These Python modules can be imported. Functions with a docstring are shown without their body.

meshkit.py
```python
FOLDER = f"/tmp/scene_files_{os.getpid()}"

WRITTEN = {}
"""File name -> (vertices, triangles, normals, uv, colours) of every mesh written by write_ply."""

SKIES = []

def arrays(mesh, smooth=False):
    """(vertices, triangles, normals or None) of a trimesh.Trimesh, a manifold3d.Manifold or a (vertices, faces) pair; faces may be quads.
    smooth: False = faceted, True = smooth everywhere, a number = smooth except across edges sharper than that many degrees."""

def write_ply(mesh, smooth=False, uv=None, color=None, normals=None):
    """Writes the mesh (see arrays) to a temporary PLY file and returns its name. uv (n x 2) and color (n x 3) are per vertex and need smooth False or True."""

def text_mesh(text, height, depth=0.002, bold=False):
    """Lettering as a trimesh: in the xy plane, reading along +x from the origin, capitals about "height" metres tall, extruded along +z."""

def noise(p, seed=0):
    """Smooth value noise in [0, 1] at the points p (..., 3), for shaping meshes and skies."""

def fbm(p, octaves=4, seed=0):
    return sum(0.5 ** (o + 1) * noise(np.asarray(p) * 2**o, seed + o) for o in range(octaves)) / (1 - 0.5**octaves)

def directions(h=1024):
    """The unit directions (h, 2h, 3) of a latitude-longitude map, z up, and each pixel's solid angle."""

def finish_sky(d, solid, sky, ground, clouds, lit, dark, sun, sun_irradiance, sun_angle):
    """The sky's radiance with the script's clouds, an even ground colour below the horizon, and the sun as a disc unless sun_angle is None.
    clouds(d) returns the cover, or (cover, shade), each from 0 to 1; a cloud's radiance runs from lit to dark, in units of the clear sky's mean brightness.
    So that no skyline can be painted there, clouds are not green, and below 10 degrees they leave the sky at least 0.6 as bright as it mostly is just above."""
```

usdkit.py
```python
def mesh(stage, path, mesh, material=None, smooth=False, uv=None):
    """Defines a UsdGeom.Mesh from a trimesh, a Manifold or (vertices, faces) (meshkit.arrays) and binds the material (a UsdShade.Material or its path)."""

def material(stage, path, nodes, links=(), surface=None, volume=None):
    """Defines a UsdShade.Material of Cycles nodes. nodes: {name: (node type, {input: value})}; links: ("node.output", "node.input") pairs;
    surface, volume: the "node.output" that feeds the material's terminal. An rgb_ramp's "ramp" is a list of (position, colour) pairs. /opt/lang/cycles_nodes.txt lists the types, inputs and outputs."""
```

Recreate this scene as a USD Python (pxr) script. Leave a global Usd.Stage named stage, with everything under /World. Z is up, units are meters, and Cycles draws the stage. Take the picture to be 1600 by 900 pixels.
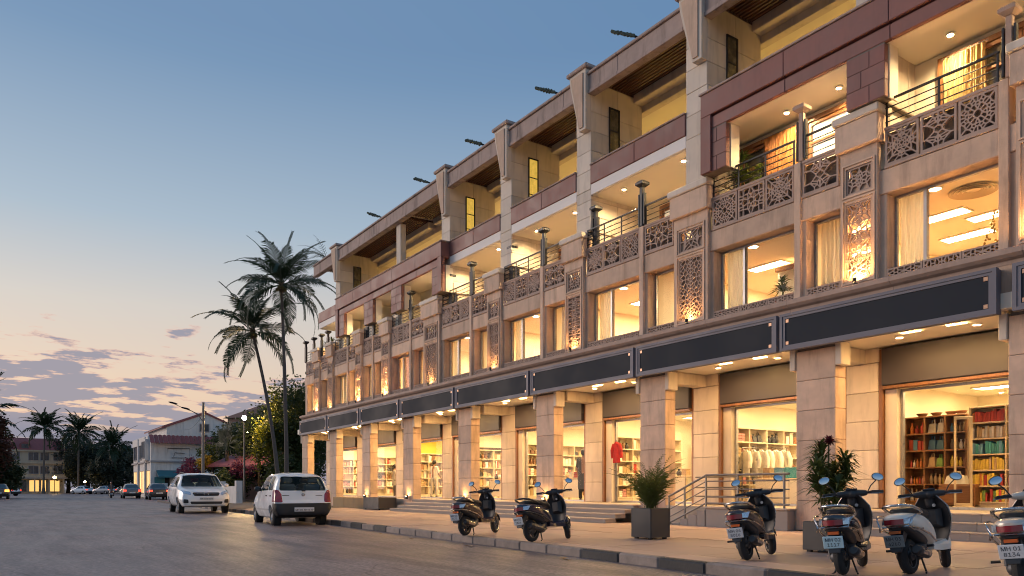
import math, random
import numpy as np, trimesh, manifold3d, shapely, shapely.geometry as sg, shapely.ops
import usdkit, meshkit
from pxr import Usd, UsdGeom, UsdLux, UsdShade, Gf, Sdf, Vt
from scipy.spatial import Voronoi
random.seed(7); np.random.seed(7)
stage = Usd.Stage.CreateInMemory()
UsdGeom.SetStageUpAxis(stage, 'Z'); UsdGeom.SetStageMetersPerUnit(stage, 1.0)
UsdGeom.Xform.Define(stage, '/World'); UsdGeom.Scope.Define(stage, '/World/Looks')
M3 = manifold3d.Manifold
pi = math.pi
# ---------------------------------------------------------------- camera
TH = math.atan(805 / 1180.0); CT, ST = math.cos(TH), math.sin(TH)
cam = UsdGeom.Camera.Define(stage, '/World/camera')
cam.AddTransformOp().Set(Gf.Matrix4d(ST, CT, 0, 0, 0, 0, 1, 0, CT, -ST, 0, 0, 0, 0, 1.0, 1))
cam.CreateHorizontalApertureAttr(36.0); cam.CreateVerticalApertureAttr(20.25)
cam.CreateFocalLengthAttr(36 * 1180 / 1600.0)
cam.CreateVerticalApertureOffsetAttr(36 * 313 / 1600.0)
cam.CreateClippingRangeAttr(Gf.Vec2f(0.1, 5000))
cam.CreateExposureAttr(0.36)
# ---------------------------------------------------------------- sky and sun
SUN_AZ = math.atan2(-1.0, -0.75); SUN_EL = math.radians(4.0)
dome = UsdLux.DomeLight.Define(stage, '/World/sky')
dome.GetPrim().SetCustomDataByKey('kind', 'structure')
def clouds_sky():
    n = {
     'sky': ('sky_texture', {'sky_type': 'single_scattering', 'sun_disc': False, 'sun_elevation': SUN_EL, 'sun_rotation': SUN_AZ, 'altitude': 0.0, 'air_density': 1.0, 'aerosol_density': 1.5, 'ozone_density': 2.0}),
     'geo': ('texture_coordinate', {}),
     'sep': ('separate_xyz', {}),
     # evening gradient: peach low in the west, steel blue overhead
     'ramp': ('rgb_ramp', {'ramp': SKY_RAMP}),
     'el': ('map_range', {'from_min': 0.0, 'from_max': 0.5, 'clamp': True}),
     'az': ('map_range', {'from_min': 0.35, 'from_max': 1.0, 'to_min': 0.0, 'to_max': 1.0, 'clamp': True}),
     'nx': ('math', {'math_type': 'multiply', 'value2': -1.0}),
     'ramp2': ('rgb_ramp', {'ramp': SKY_RAMP2}),
     'mixaz': ('mix', {}),
     'tint': ('mix', {'fac': SKY_TINT}),
     'skys': ('mix', {'mix_type': 'multiply', 'fac': 1.0, 'color2': (SKY_GAIN,) * 3}),
     # cloud deck seen in perspective
     'zz': ('math', {'math_type': 'add', 'value2': 0.045}),
     'zc': ('math', {'math_type': 'maximum', 'value2': 0.02}),
     'u': ('math', {'math_type': 'divide'}), 'v': ('math', {'math_type': 'divide'}),
     'uv': ('combine_xyz', {'z': 3.7}),
     'no': ('noise_texture', {'scale': 1.9, 'detail': 7.0, 'roughness': 0.58, 'lacunarity': 2.1}),
     'big': ('noise_texture', {'scale': 0.22, 'detail': 2.0}),
     'sum': ('math', {'math_type': 'multiply_add', 'value2': 0.35}),
     'low': ('map_range', {'from_min': 0.125, 'from_max': 0.215, 'to_min': 0.055, 'to_max': -0.16, 'clamp': True}),
     'azc': ('map_range', {'from_min': 0.90, 'from_max': 0.985, 'to_min': -0.17, 'to_max': 0.0, 'clamp': True}),
     'a1': ('math', {'math_type': 'add'}), 'a3': ('math', {'math_type': 'add'}),
     'cov': ('map_range', {'range_type': 'smoothstep', 'from_min': CLOUD_T, 'from_max': CLOUD_T + .07, 'clamp': True}),
     'edge': ('map_range', {'range_type': 'smoothstep', 'from_min': CLOUD_T + .01, 'from_max': CLOUD_T + .08, 'clamp': True}),
     'cc': ('mix', {'color1': CLOUD_LIT, 'color2': CLOUD_DARK}),
     'covm': ('math', {'math_type': 'multiply', 'value2': 0.86}),
     'fin': ('mix', {}),
     # smooth dusk bank along the horizon, its top ragged
     'bz': ('math', {'math_type': 'multiply_add', 'value2': -0.11}),
     'bank': ('map_range', {'from_min': 0.012, 'from_max': 0.034, 'to_min': .8, 'to_max': 0.0, 'clamp': True}),
     'fin2': ('mix', {'color2': tuple(np.array(CLOUD_DARK) * .98)}),
     'bg': ('background_shader', {'strength': SKY_STRENGTH}),
    }
    l = [('geo.generated', 'sep.vector'), ('sep.z', 'el.value'), ('el.result', 'ramp.fac'), ('el.result', 'ramp2.fac'), ('sep.x', 'nx.value1'), ('nx.value', 'az.value'),
         ('az.result', 'mixaz.fac'), ('ramp2.color', 'mixaz.color1'), ('ramp.color', 'mixaz.color2'),
         ('sky.color', 'skys.color1'), ('skys.color', 'tint.color1'), ('mixaz.color', 'tint.color2'),
         ('sep.z', 'zz.value1'), ('zz.value', 'zc.value1'), ('sep.x', 'u.value1'), ('zc.value', 'u.value2'), ('sep.y', 'v.value1'), ('zc.value', 'v.value2'),
         ('u.value', 'uv.x'), ('v.value', 'uv.y'), ('uv.vector', 'no.vector'), ('uv.vector', 'big.vector'),
         ('big.fac', 'sum.value1'), ('no.fac', 'sum.value3'), ('sep.z', 'low.value'), ('nx.value', 'azc.value'),
         ('sum.value', 'a1.value1'), ('low.result', 'a1.value2'), ('a1.value', 'a3.value1'), ('azc.result', 'a3.value2'),
         ('a3.value', 'cov.value'), ('a3.value', 'edge.value'), ('edge.result', 'cc.fac'), ('cov.result', 'covm.value1'), ('covm.value', 'fin.fac'),
         ('tint.color', 'fin.color1'), ('cc.color', 'fin.color2'), ('big.fac', 'bz.value1'), ('sep.z', 'bz.value3'), ('bz.value', 'bank.value'), ('bank.result', 'fin2.fac'), ('fin.color', 'fin2.color1'), ('fin2.color', 'bg.color')]
    return usdkit.material(stage, '/World/Looks/sky', n, l, surface='bg.background')
SKY_STRENGTH = 0.090; SKY_GAIN = 3.0; SKY_TINT = 0.85; CLOUD_T = 0.605
def k10(*c): return tuple(10.0 * q for q in c)
SKY_RAMP = [(0.0, k10(.55, .39, .36)), (0.1, k10(.70, .45, .35)), (0.23, k10(.76, .53, .38)), (0.43, k10(.63, .55, .48)), (0.62, k10(.38, .45, .52)), (0.94, k10(.175, .275, .42)), (1.0, k10(.165, .26, .41))]
SKY_RAMP2 = [(0.0, k10(.42, .35, .36)), (0.3, k10(.42, .45, .49)), (0.6, k10(.23, .35, .50)), (1.0, k10(.10, .21, .385))]
CLOUD_LIT = k10(.78, .44, .34); CLOUD_DARK = k10(.255, .255, .325)
UsdShade.MaterialBindingAPI.Apply(dome.GetPrim()).Bind(clouds_sky())
sun = UsdLux.DistantLight.Define(stage, '/World/sun')
sun.CreateNormalizeAttr(True); sun.CreateIntensityAttr(0.42); sun.CreateAngleAttr(40.0); sun.CreateColorAttr(Gf.Vec3f(1, .79, .67))
sun.AddRotateXYZOp().Set(Gf.Vec3f(90 - math.degrees(SUN_EL) * 2.5, 0, -math.degrees(SUN_AZ) + 180))
# ---------------------------------------------------------------- helpers
_used = {}
def uniq(parent, name):
    k = (parent, name); n = _used.get(k, 0); _used[k] = n + 1
    return parent + '/' + (name if n == 0 else '%s_%03d' % (name, n))
def keys(prim, **kw):
    for k, v in kw.items():
        if v: prim.SetCustomDataByKey(k, v)
def thing(name, label, cat, loc=(0, 0, 0), rz=0.0, group=None, extra=None):
    p = uniq('/World', name); x = UsdGeom.Xform.Define(stage, p)
    if extra is not None: x.AddTransformOp().Set(extra)
    else:
        if tuple(loc) != (0, 0, 0): x.AddTranslateOp().Set(Gf.Vec3d(*map(float, loc)))
        if rz: x.AddRotateZOp().Set(math.degrees(rz))
    keys(x.GetPrim(), label=label, category=cat, group=group)
    return p
def part(parent, name, mesh, mat, label=None, smooth=False):
    if isinstance(mesh, B): mesh = mesh.get()
    p = uniq(parent, name); m = usdkit.mesh(stage, p, mesh, mat, smooth=smooth)
    if label: keys(m.GetPrim(), label=label)
    return p
def single(name, mesh, mat, label, cat, group=None, smooth=False, kind=None):
    p = part('/World', name, mesh, mat, label, smooth); keys(stage.GetPrimAtPath(p), category=cat, group=group, kind=kind); return p
def struct(name, mesh, mat, kind='structure', smooth=False, label=None):
    p = part('/World', name, mesh, mat, label, smooth); keys(stage.GetPrimAtPath(p), kind=kind); return p
def copy_of(src, name, label, loc, rz=0.0, group=None, scale=1.0, mat=None):
    was = stage.GetPrimAtPath(src).GetCustomData()
    p = uniq('/World', name); x = UsdGeom.Xform.Define(stage, p)
    x.GetPrim().GetReferences().AddInternalReference(src)
    x.ClearXformOpOrder(); g = Gf.Matrix4d().SetScale(scale) * Gf.Matrix4d().SetRotate(Gf.Rotation(Gf.Vec3d(0, 0, 1), math.degrees(rz)))
    g.SetTranslateOnly(Gf.Vec3d(*map(float, loc))); x.AddTransformOp(opSuffix='copy').Set(g)
    keys(x.GetPrim(), label=label, category=was['category'], group=group or was.get('group')); x.GetPrim().SetInstanceable(True)
    return p
# chamfered box topology, once
def _cb():
    v = []
    for sx in (-1, 1):
        for sy in (-1, 1):
            for sz in (-1, 1):
                for k in range(3): v.append((sx, sy, sz, k))
    pts = np.array([[sx * (1 if k == 0 else .9), sy * (1 if k == 1 else .9), sz * (1 if k == 2 else .9)] for sx, sy, sz, k in v])
    h = trimesh.convex.convex_hull(pts, qhull_options='QbB Pp')
    # map hull verts back
    idx = [int(np.argmin(((pts - q) ** 2).sum(1))) for q in h.vertices]
    return np.array([a[:3] for a in v], float), np.array([a[3] for a in v]), np.array([[idx[i] for i in f] for f in h.faces])
_CS, _CK, _CF = _cb()
_BV = np.array([[x, y, z] for x in (0, 1) for y in (0, 1) for z in (0, 1)], float)
_BF = np.array([[0, 1, 3], [0, 3, 2], [4, 6, 7], [4, 7, 5], [0, 4, 5], [0, 5, 1], [2, 3, 7], [2, 7, 6], [0, 2, 6], [0, 6, 4], [1, 5, 7], [1, 7, 3]])
def chbox(x0, x1, y0, y1, z0, z1, c=0.012):
    a = np.array([x0, y0, z0], float); b = np.array([x1, y1, z1], float); a, b = np.minimum(a, b), np.maximum(a, b)
    h = (b - a) / 2; c = min(c, h.min() * .8)
    ins = np.ones((24, 3)) * c
    ins[np.arange(24), _CK] = 0
    return (a + b) / 2 + _CS * (h - ins), _CF
class B:
    """collects triangles into one mesh"""
    def __init__(s): s.v, s.f, s.n = [], [], 0
    def add(s, v, f, M=None):
        v = np.asarray(v, float); f = np.asarray(f, int)
        if f.shape[1] == 4: f = np.vstack([f[:, [0, 1, 2]], f[:, [0, 2, 3]]])
        if M is not None: v = v @ np.asarray(M)[:3, :3].T + np.asarray(M)[:3, 3]
        s.v.append(v); s.f.append(f + s.n); s.n += len(v); return s
    def mesh(s, m, M=None):
        if hasattr(m, 'to_mesh'): mm = m.to_mesh(); return s.add(mm.vert_properties[:, :3], mm.tri_verts, M)
        if isinstance(m, B): m = trimesh.Trimesh(*m.get(), process=False)
        return s.add(m.vertices, m.faces, M)
    def box(s, x0, x1, y0, y1, z0, z1, c=0.0, M=None):
        if c: return s.add(*chbox(x0, x1, y0, y1, z0, z1, c), M)
        a = np.array([min(x0, x1), min(y0, y1), min(z0, z1)]); b = np.array([max(x0, x1), max(y0, y1), max(z0, z1)])
        return s.add(a + _BV * (b - a), _BF, M)
    def tube(s, pts, r, n=8, caps=True, M=None):
        p = np.asarray(pts, float); r = np.broadcast_to(r, (len(p),)).astype(float)
        t = np.gradient(p, axis=0) if len(p) > 1 else np.array([[0, 0, 1.]]); t /= np.linalg.norm(t, axis=1, keepdims=True) + 1e-12
        up = np.array([0, 0, 1.]) if abs(t[:, 2]).mean() < .8 else np.array([1., 0, 0])
        a = np.cross(t, up); a /= np.linalg.norm(a, axis=1, keepdims=True) + 1e-12; b = np.cross(t, a)
        ang = np.arange(n) * 2 * pi / n
        v = (p[:, None] + r[:, None, None] * (np.cos(ang)[None, :, None] * a[:, None] + np.sin(ang)[None, :, None] * b[:, None])).reshape(-1, 3)
        f = [[i * n + j, i * n + (j + 1) % n, (i + 1) * n + (j + 1) % n, (i + 1) * n + j] for i in range(len(p) - 1) for j in range(n)]
        s.add(v, np.array(f), M)
        if caps:
            for i0, flip in ((0, False), ((len(p) - 1) * n, True)):
                tri = [[0, j, j + 1] if not flip else [0, j + 1, j] for j in range(1, n - 1)]
                s.add(v[i0:i0 + n], np.array(tri), M)
        return s
    def lathe(s, prof, n=24, M=None):
        """prof: (r, z) points; axis z"""
        p = np.array(prof, float); ang = np.arange(n) * 2 * pi / n
        v = np.stack([p[:, None, 0] * np.cos(ang), p[:, None, 0] * np.sin(ang), np.broadcast_to(p[:, None, 1], (len(p), n))], -1).reshape(-1, 3)
        f = [[i * n + j, i * n + (j + 1) % n, (i + 1) * n + (j + 1) % n, (i + 1) * n + j] for i in range(len(p) - 1) for j in range(n)]
        return s.add(v, np.array(f), M)
    def quad(s, a, b, c, d): return s.add([a, b, c, d], [[0, 1, 2], [0, 2, 3]])
    def get(s): return np.vstack(s.v), np.vstack(s.f)
def T(x=0, y=0, z=0, rx=0, ry=0, rz=0, s=1.0):
    M = trimesh.transformations.euler_matrix(rx, ry, rz, 'sxyz'); M[:3, :3] *= s; M[:3, 3] = (x, y, z); return M
def bx(*a, c=0.0): return B().box(*a, c=c)
def extrude(poly, d, M=None):
    b = B(); g = getattr(poly, 'geoms', [poly])
    for q in g:
        if q.area > 1e-7: b.mesh(trimesh.creation.extrude_polygon(q, d, engine='earcut'))
    v, f = b.get()
    return B().add(v, f, M)
XZ = np.array([[1, 0, 0, 0], [0, 0, -1, 0], [0, 1, 0, 0], [0, 0, 0, 1.]])   # polygon (x,y)->(x,z), extrude towards -y
YZ = np.array([[0, 0, 1, 0], [1, 0, 0, 0], [0, 1, 0, 0], [0, 0, 0, 1.]])    # polygon (x,y)->(y,z), extrude towards +x
def hull(pts): return trimesh.convex.convex_hull(np.asarray(pts, float))
def blob(*balls, res=2):
    """one smooth figure from chains of (point, radius): each entry is ((p,r),(q,r))"""
    out = []
    for (p, r), (q, s) in balls:
        a = M3.sphere(r, 16).translate(tuple(p)); b = M3.sphere(s, 16).translate(tuple(q)); out.append(M3.batch_hull([a, b]))
    return M3.batch_boolean(out, manifold3d.OpType.Add)
def smooth_mesh(man, edge, it=8):
    m = man.refine_to_length(edge).to_mesh(); t = trimesh.Trimesh(m.vert_properties[:, :3], m.tri_verts, process=True)
    trimesh.smoothing.filter_taubin(t, iterations=it); return t
# ---------------------------------------------------------------- materials
_mats = {}
def mat(name, color, rough=0.6, metal=0.0, var=0.0, scale=3.0, bump=0.0, bscale=40.0, rand=0.0, spec=0.5, coat=0.0, stain=0.0, emit=None, estr=0.0, sheen=0.0, trans=0.0, stretch=(1, 1, 1)):
    """principled with noise tone, per-piece tone, grain relief and dark weather stains"""
    if name in _mats: return _mats[name]
    c = np.array(color, float)
    n = {'p': ('principled_bsdf', {'base_color': tuple(c), 'roughness': rough, 'metallic': metal, 'specular_ior_level': spec, 'coat_weight': coat, 'sheen_weight': sheen})}; l = []
    if emit is not None: n['p'][1].update(emission_color=tuple(emit), emission_strength=estr)
    if var or bump or rand or stain:
        n['g'] = ('geometry', {}); n['mp'] = ('mapping', {'scale': stretch}); l.append(('g.position', 'mp.vector'))
        src = None
        if var:
            n['no'] = ('noise_texture', {'scale': scale, 'detail': 6.0, 'roughness': 0.6}); l.append(('mp.vector', 'no.vector'))
            n['r'] = ('rgb_ramp', {'ramp': [(0.25, tuple(c * (1 - var))), (0.5, tuple(c)), (0.75, tuple(np.minimum(c * (1 + var), 1)))]}); l.append(('no.fac', 'r.fac')); src = 'r.color'
            n['rr'] = ('map_range', {'from_min': .3, 'from_max': .7, 'to_min': max(rough - .12, .02), 'to_max': min(rough + .12, 1)}); l += [('no.fac', 'rr.value'), ('rr.result', 'p.roughness')]
        if rand:
            n['oi'] = ('object_info', {}); n['hv'] = ('hsv', {'color': tuple(c)})
            n['rm'] = ('map_range', {'to_min': 1 - rand, 'to_max': 1 + rand}); l += [('oi.random', 'rm.value'), ('rm.result', 'hv.value')]
            if src: l.append((src, 'hv.color'))
            src = 'hv.color'
        if stain:
            n['sm'] = ('mapping', {'scale': (2.2, 2.2, 0.35)}); n['sn'] = ('noise_texture', {'scale': 1.6, 'detail': 7.0, 'roughness': 0.65}); n['sr'] = ('map_range', {'from_min': .5, 'from_max': .75, 'to_max': stain, 'clamp': True})
            n['mx'] = ('mix', {'color1': tuple(c), 'color2': tuple(c * .28)}); l += [('g.position', 'sm.vector'), ('sm.vector', 'sn.vector'), ('sn.fac', 'sr.value'), ('sr.result', 'mx.fac')]
            if src: l.append((src, 'mx.color1'))
            src = 'mx.color'
        if src: l.append((src, 'p.base_color'))
        if bump:
            n['bn'] = ('noise_texture', {'scale': bscale, 'detail': 4.0}); n['b'] = ('bump', {'strength': bump, 'distance': 0.02}); l += [('mp.vector', 'bn.vector'), ('bn.fac', 'b.height'), ('b.normal', 'p.normal')]
    if trans:
        n['t'] = ('translucent_bsdf', {'color': tuple(c)}); n['m'] = ('mix_closure', {'fac': trans}); l += [('p.BSDF', 'm.closure1'), ('t.BSDF', 'm.closure2')]
        if (x := [a for a, b in l if b == 'p.base_color']): l.append((x[0], 't.color'))
        _mats[name] = usdkit.material(stage, '/World/Looks/' + name, n, l, surface='m.closure')
    else:
        _mats[name] = usdkit.material(stage, '/World/Looks/' + name, n, l, surface='p.BSDF')
    return _mats[name]
def lamp(name, color, strength):
    if name not in _mats: _mats[name] = usdkit.material(stage, '/World/Looks/' + name, {'e': ('emission', {'color': tuple(color), 'strength': strength})}, [], surface='e.emission')
    return _mats[name]
def pane_mat(name, tint=(1, 1, 1), ior=1.13, rough=0.0):
    if name not in _mats:
        _mats[name] = usdkit.material(stage, '/World/Looks/' + name, {'f': ('fresnel', {'IOR': ior}), 'g0': ('geometry', {}), 'k': ('math', {'math_type': 'subtract', 'value1': 1.0}), 'q': ('math', {'math_type': 'multiply'}), 't': ('transparent_bsdf', {'color': tint}), 'g': ('glossy_bsdf', {'color': (1, 1, 1), 'roughness': rough}), 'm': ('mix_closure', {})},
            [('g0.backfacing', 'k.value2'), ('k.value', 'q.value1'), ('f.fac', 'q.value2'), ('q.value', 'm.fac'), ('t.BSDF', 'm.closure1'), ('g.BSDF', 'm.closure2')], surface='m.closure')
    return _mats[name]
STONE_PINK = mat('pink_sandstone', (.57, .405, .295), .8, var=.2, scale=2.2, bump=.25, bscale=60, rand=.12, stain=.6)
STONE_JALI = mat('carved_sandstone', (.40, .285, .225), .8, var=.15, scale=4, bump=.25, bscale=70, rand=.05, stain=.3)
STONE_CREAM = mat('cream_limestone', (.62, .535, .44), .75, var=.12, scale=1.6, bump=.18, bscale=50, rand=.1, stain=.4)
STONE_CORE = mat('dark_joint_mortar', (.16, .13, .11), .9, var=.2, scale=8)
MAROON = mat('maroon_stone', (.225, .095, .078), .62, var=.22, scale=1.8, bump=.15, bscale=40, rand=.1, stain=.25)
ROOF_BAND = mat('weathered_roof_render', (.36, .275, .24), .85, var=.2, scale=2.5, bump=.3, bscale=30, rand=.05, stain=.85)
PLASTER_W = mat('white_plaster', (.74, .70, .66), .7, var=.05, scale=1.2, bump=.05)
PLASTER_C = mat('cream_plaster', (.80, .73, .59), .7, var=.05, scale=1.2, bump=.05)
PLASTER_S = mat('warm_white_shop_plaster', (.82, .74, .60), .65, var=.04, scale=1.0)
CEIL = mat('ceiling_paint', (.80, .74, .62), .75, var=.03, scale=1.0)
SLAT_WOOD = mat('dark_wood_slat', (.085, .03, .018), .5, var=.35, scale=2.0, stretch=(1, 14, 14), rand=.2, bump=.1)
WOOD = mat('brown_wood', (.24, .105, .042), .42, var=.3, scale=2.5, stretch=(9, 9, 1), rand=.08, bump=.08)
WOOD_S = mat('shelf_wood', (.20, .085, .03), .4, var=.3, scale=3, stretch=(1, 9, 9), bump=.06)
SIGN = mat('dark_sign_panel', (.026, .031, .040), .7, spec=.15, var=.12, scale=.7, bump=.02, bscale=200)
SIGN_FRAME = mat('grey_painted_metal', (.17, .165, .19), .62, metal=.1, spec=.3, var=.1, scale=3, rand=.05)
BRONZE = mat('bronze_stud', (.40, .25, .17), .4, metal=.7, var=.2, scale=40)
FASCIA = mat('grey_shutter_box', (.05, .044, .054), .55, var=.1, scale=1.2, bump=.04, bscale=90)
BLACK = mat('black_iron', (.022, .022, .025), .45, metal=.4, var=.2, scale=15)
ALU = mat('aluminium_frame', (.34, .33, .33), .4, metal=.7, var=.08, scale=8)
STEEL = mat('brushed_steel', (.22, .21, .20), .38, metal=.9, var=.1, scale=12)
CURTAIN_W = mat('white_sheer_curtain', (.78, .72, .62), .85, var=.06, scale=3, stretch=(6, 6, .4), trans=.45, sheen=.2)
CURTAIN_G = mat('golden_curtain', (.78, .58, .25), .8, var=.12, scale=3, stretch=(6, 6, .3), trans=.4, sheen=.2)
CURTAIN_O = mat('orange_wood_blind', (.46, .19, .05), .6, var=.25, scale=4, stretch=(9, 9, .4), trans=.25)
CURTAIN_R = mat('rose_curtain', (.62, .36, .28), .85, var=.1, scale=3, stretch=(6, 6, .4), trans=.4)
GLASS = pane_mat('window_glass')
GLASS_D = pane_mat('tinted_glass', (.55, .55, .52))
L_PANEL = lamp('shop_ceiling_panel_light', (1, .72, .33), 32.0)
L_ROOM = lamp('room_ceiling_panel_light', (1, .76, .36), 85.0)
L_DOWN = lamp('downlight_lens', (1, .62, .27), 420.0)
L_ARC = lamp('arcade_downlight_lens', (1, .58, .20), 440.0)
L_UP = lamp('uplight_lens', (1, .55, .19), 120.0)
L_STRIP = lamp('yellow_strip_light', (1, .62, .14), 22.0)
# ---------------------------------------------------------------- lattice (jali) panels
def lattice(w, h, seed, depth=0.05, style='star', rim=0.04, bar=0.017, tile=None, k=6):
    """pierced stone: mirrored Voronoi rosettes cut out of a slab; origin lower left, in xz, front at y=0, back at y=depth"""
    rng = np.random.RandomState(seed); iw, ih = w - 2 * rim, h - 2 * rim
    t = tile or ih; nx, nz = max(1, round(iw / t)), max(1, round(ih / t)); tw, tz = iw / nx, ih / nz
    base = []
    for i in range(k): base.append((rng.uniform(.03, .47), rng.uniform(.03, .47)))
    base += [(.0, .0), (.25, .0), (.0, .27)] if style == 'star' else [(.0, .12), (.22, .0)]
    pts = []
    for a, b in base:
        for q in ((a, b), (-a, b), (a, -b), (-a, -b)):
            pts.append(q)
            if style == 'star' and seed % 2: pts.append((q[1], q[0]))
    pts = np.array(pts); pts = np.unique(np.round(pts, 4), axis=0)
    allp = np.vstack([pts * (tw, tz) + ((i + .5) * tw, (j + .5) * tz) for i in range(-1, nx + 1) for j in range(-1, nz + 1)])
    vor = Voronoi(allp + rng.uniform(-.0005, .0005, allp.shape)); inner = sg.box(0, 0, iw, ih); holes = []
    for r in vor.point_region:
        reg = vor.regions[r]
        if not reg or -1 in reg: continue
        p = sg.Polygon(vor.vertices[reg]).intersection(inner)
        if p.is_empty: continue
        q = p.buffer(-bar * .75, join_style=2).buffer(-.007).buffer(.007, quad_segs=2)
        for g in getattr(q, 'geoms', [q]):
            if g.area > 1.6e-4: holes.append(g.simplify(.004))
    slab = sg.box(0, 0, w, h).difference(shapely.ops.unary_union([shapely.affinity.translate(g, rim, rim) for g in holes]))
    return extrude(slab, depth, T(0, depth, 0) @ XZ)
import shapely.affinity
BLD = thing('arcade_building', 'long four-storey pink sandstone arcade with lit shops, carved lattice screens and balconies', 'building')
YF = 13.6
def bp(name, mesh, m, label=None, smooth=False): return part(BLD, name, mesh, m, label, smooth)
# ---- ground floor: floor slab, soffit, shop partitions
XL, XR = -40.2, -0.6
bp('raised_floor', bx(XL, XR, 13.62, 22, .14, .58, c=.01), mat('shop_floor_stone', (.42, .34, .27), .45, var=.12, scale=1.5))
bp('arcade_ceiling', bx(XL, XR, 13.42, 15.32, 3.9, 4.15), CEIL)
bp('storey_slab', bx(XL, XR, 13.62, 22, 4.152, 4.84), STONE_CORE)
PIL = [-5.6, -9.55, -14.12, -18.62, -23.34, -27.76, -31.91, -35.95, -40.02]
def courses(parent, x0, x1, y0, y1, z0, z1, n, m, gap=.008, seed=0, name='stone_block', split=False):
    rng = random.Random(seed); h = (z1 - z0) / n
    for k in range(n):
        a, b = z0 + k * h + gap / 2, z0 + (k + 1) * h - gap / 2
        d = rng.uniform(-.003, .003)
        xs = [x0 + d, x1 + d] if not split else [x0 + d, x0 + (x1 - x0) * (.35 + .3 * (k % 2)) , x1 + d]
        for i in range(len(xs) - 1): part(parent, name, bx(xs[i] + (gap / 2 if i else 0), xs[i + 1] - (gap / 2 if i < len(xs) - 2 else 0), y0 + d, y1, a, b, c=.009), m)
for i, x in enumerate(PIL):
    w = .88; z0 = .58 if i == 0 else .14
    p = bp('pillar', bx(x + .02, x + w - .02, YF + .02, YF + .34, z0, 3.86), STONE_CORE)
    courses(p, x, x + w, YF, YF + .36, z0, 3.8, 6 if i else 5, STONE_PINK, seed=i)
    for xx in (x - .14, x + w + .01): part(p, 'capital', bx(xx, xx + .13, YF - .03, YF + .3, 3.42, 3.86, c=.012), STONE_CREAM)
PIER = [(-4.95, -4.2), (-9.33, -8.62), (-13.63, -12.81), (-18.02, -17.24), (-22.67, -21.85), (-27.05, -26.32), (-31.4, -30.7), (-35.9, -35.2), (-40.2, -39.5)]
for i, (a, b) in enumerate(PIER):
    p = bp('shop_pier', bx(a + .015, b - .015, 15.06, 15.38, .58, 3.9), STONE_CORE)
    courses(p, a, b, 15.03, 15.4, .585, 3.6, 5, STONE_CREAM, seed=50 + i)
    part(p, 'cap_block', bx(a - .02, b + .02, 15.0, 15.4, 3.606, 3.895, c=.012), STONE_CREAM)
    part(p, 'wood_trim', bx(b + .004, b + .095, 15.04, 15.3, .585, 3.86, c=.008), WOOD)
    part(p, 'wood_trim', bx(a - .07, a - .004, 15.04, 15.3, .585, 3.86, c=.008), WOOD)
    if i: bp('cross_beam', bx(max(a + .1, PIL[i] + .2), max(a + .1, PIL[i] + .2) + .36, 13.97, 15.0, 3.6, 3.895, c=.015), STONE_CREAM)
    # partition wall between two shops
    bp('shop_wall', bx(a + .25, a + .45, 15.402, 19.9, .585, 3.9), PLASTER_S)
bp('shop_wall', bx(XL, XR, 19.9, 20.1, .585, 3.9), PLASTER_S)
bp('shop_ceiling', bx(XL, XR, 15.41, 19.9, 3.25, 3.4), CEIL)
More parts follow.
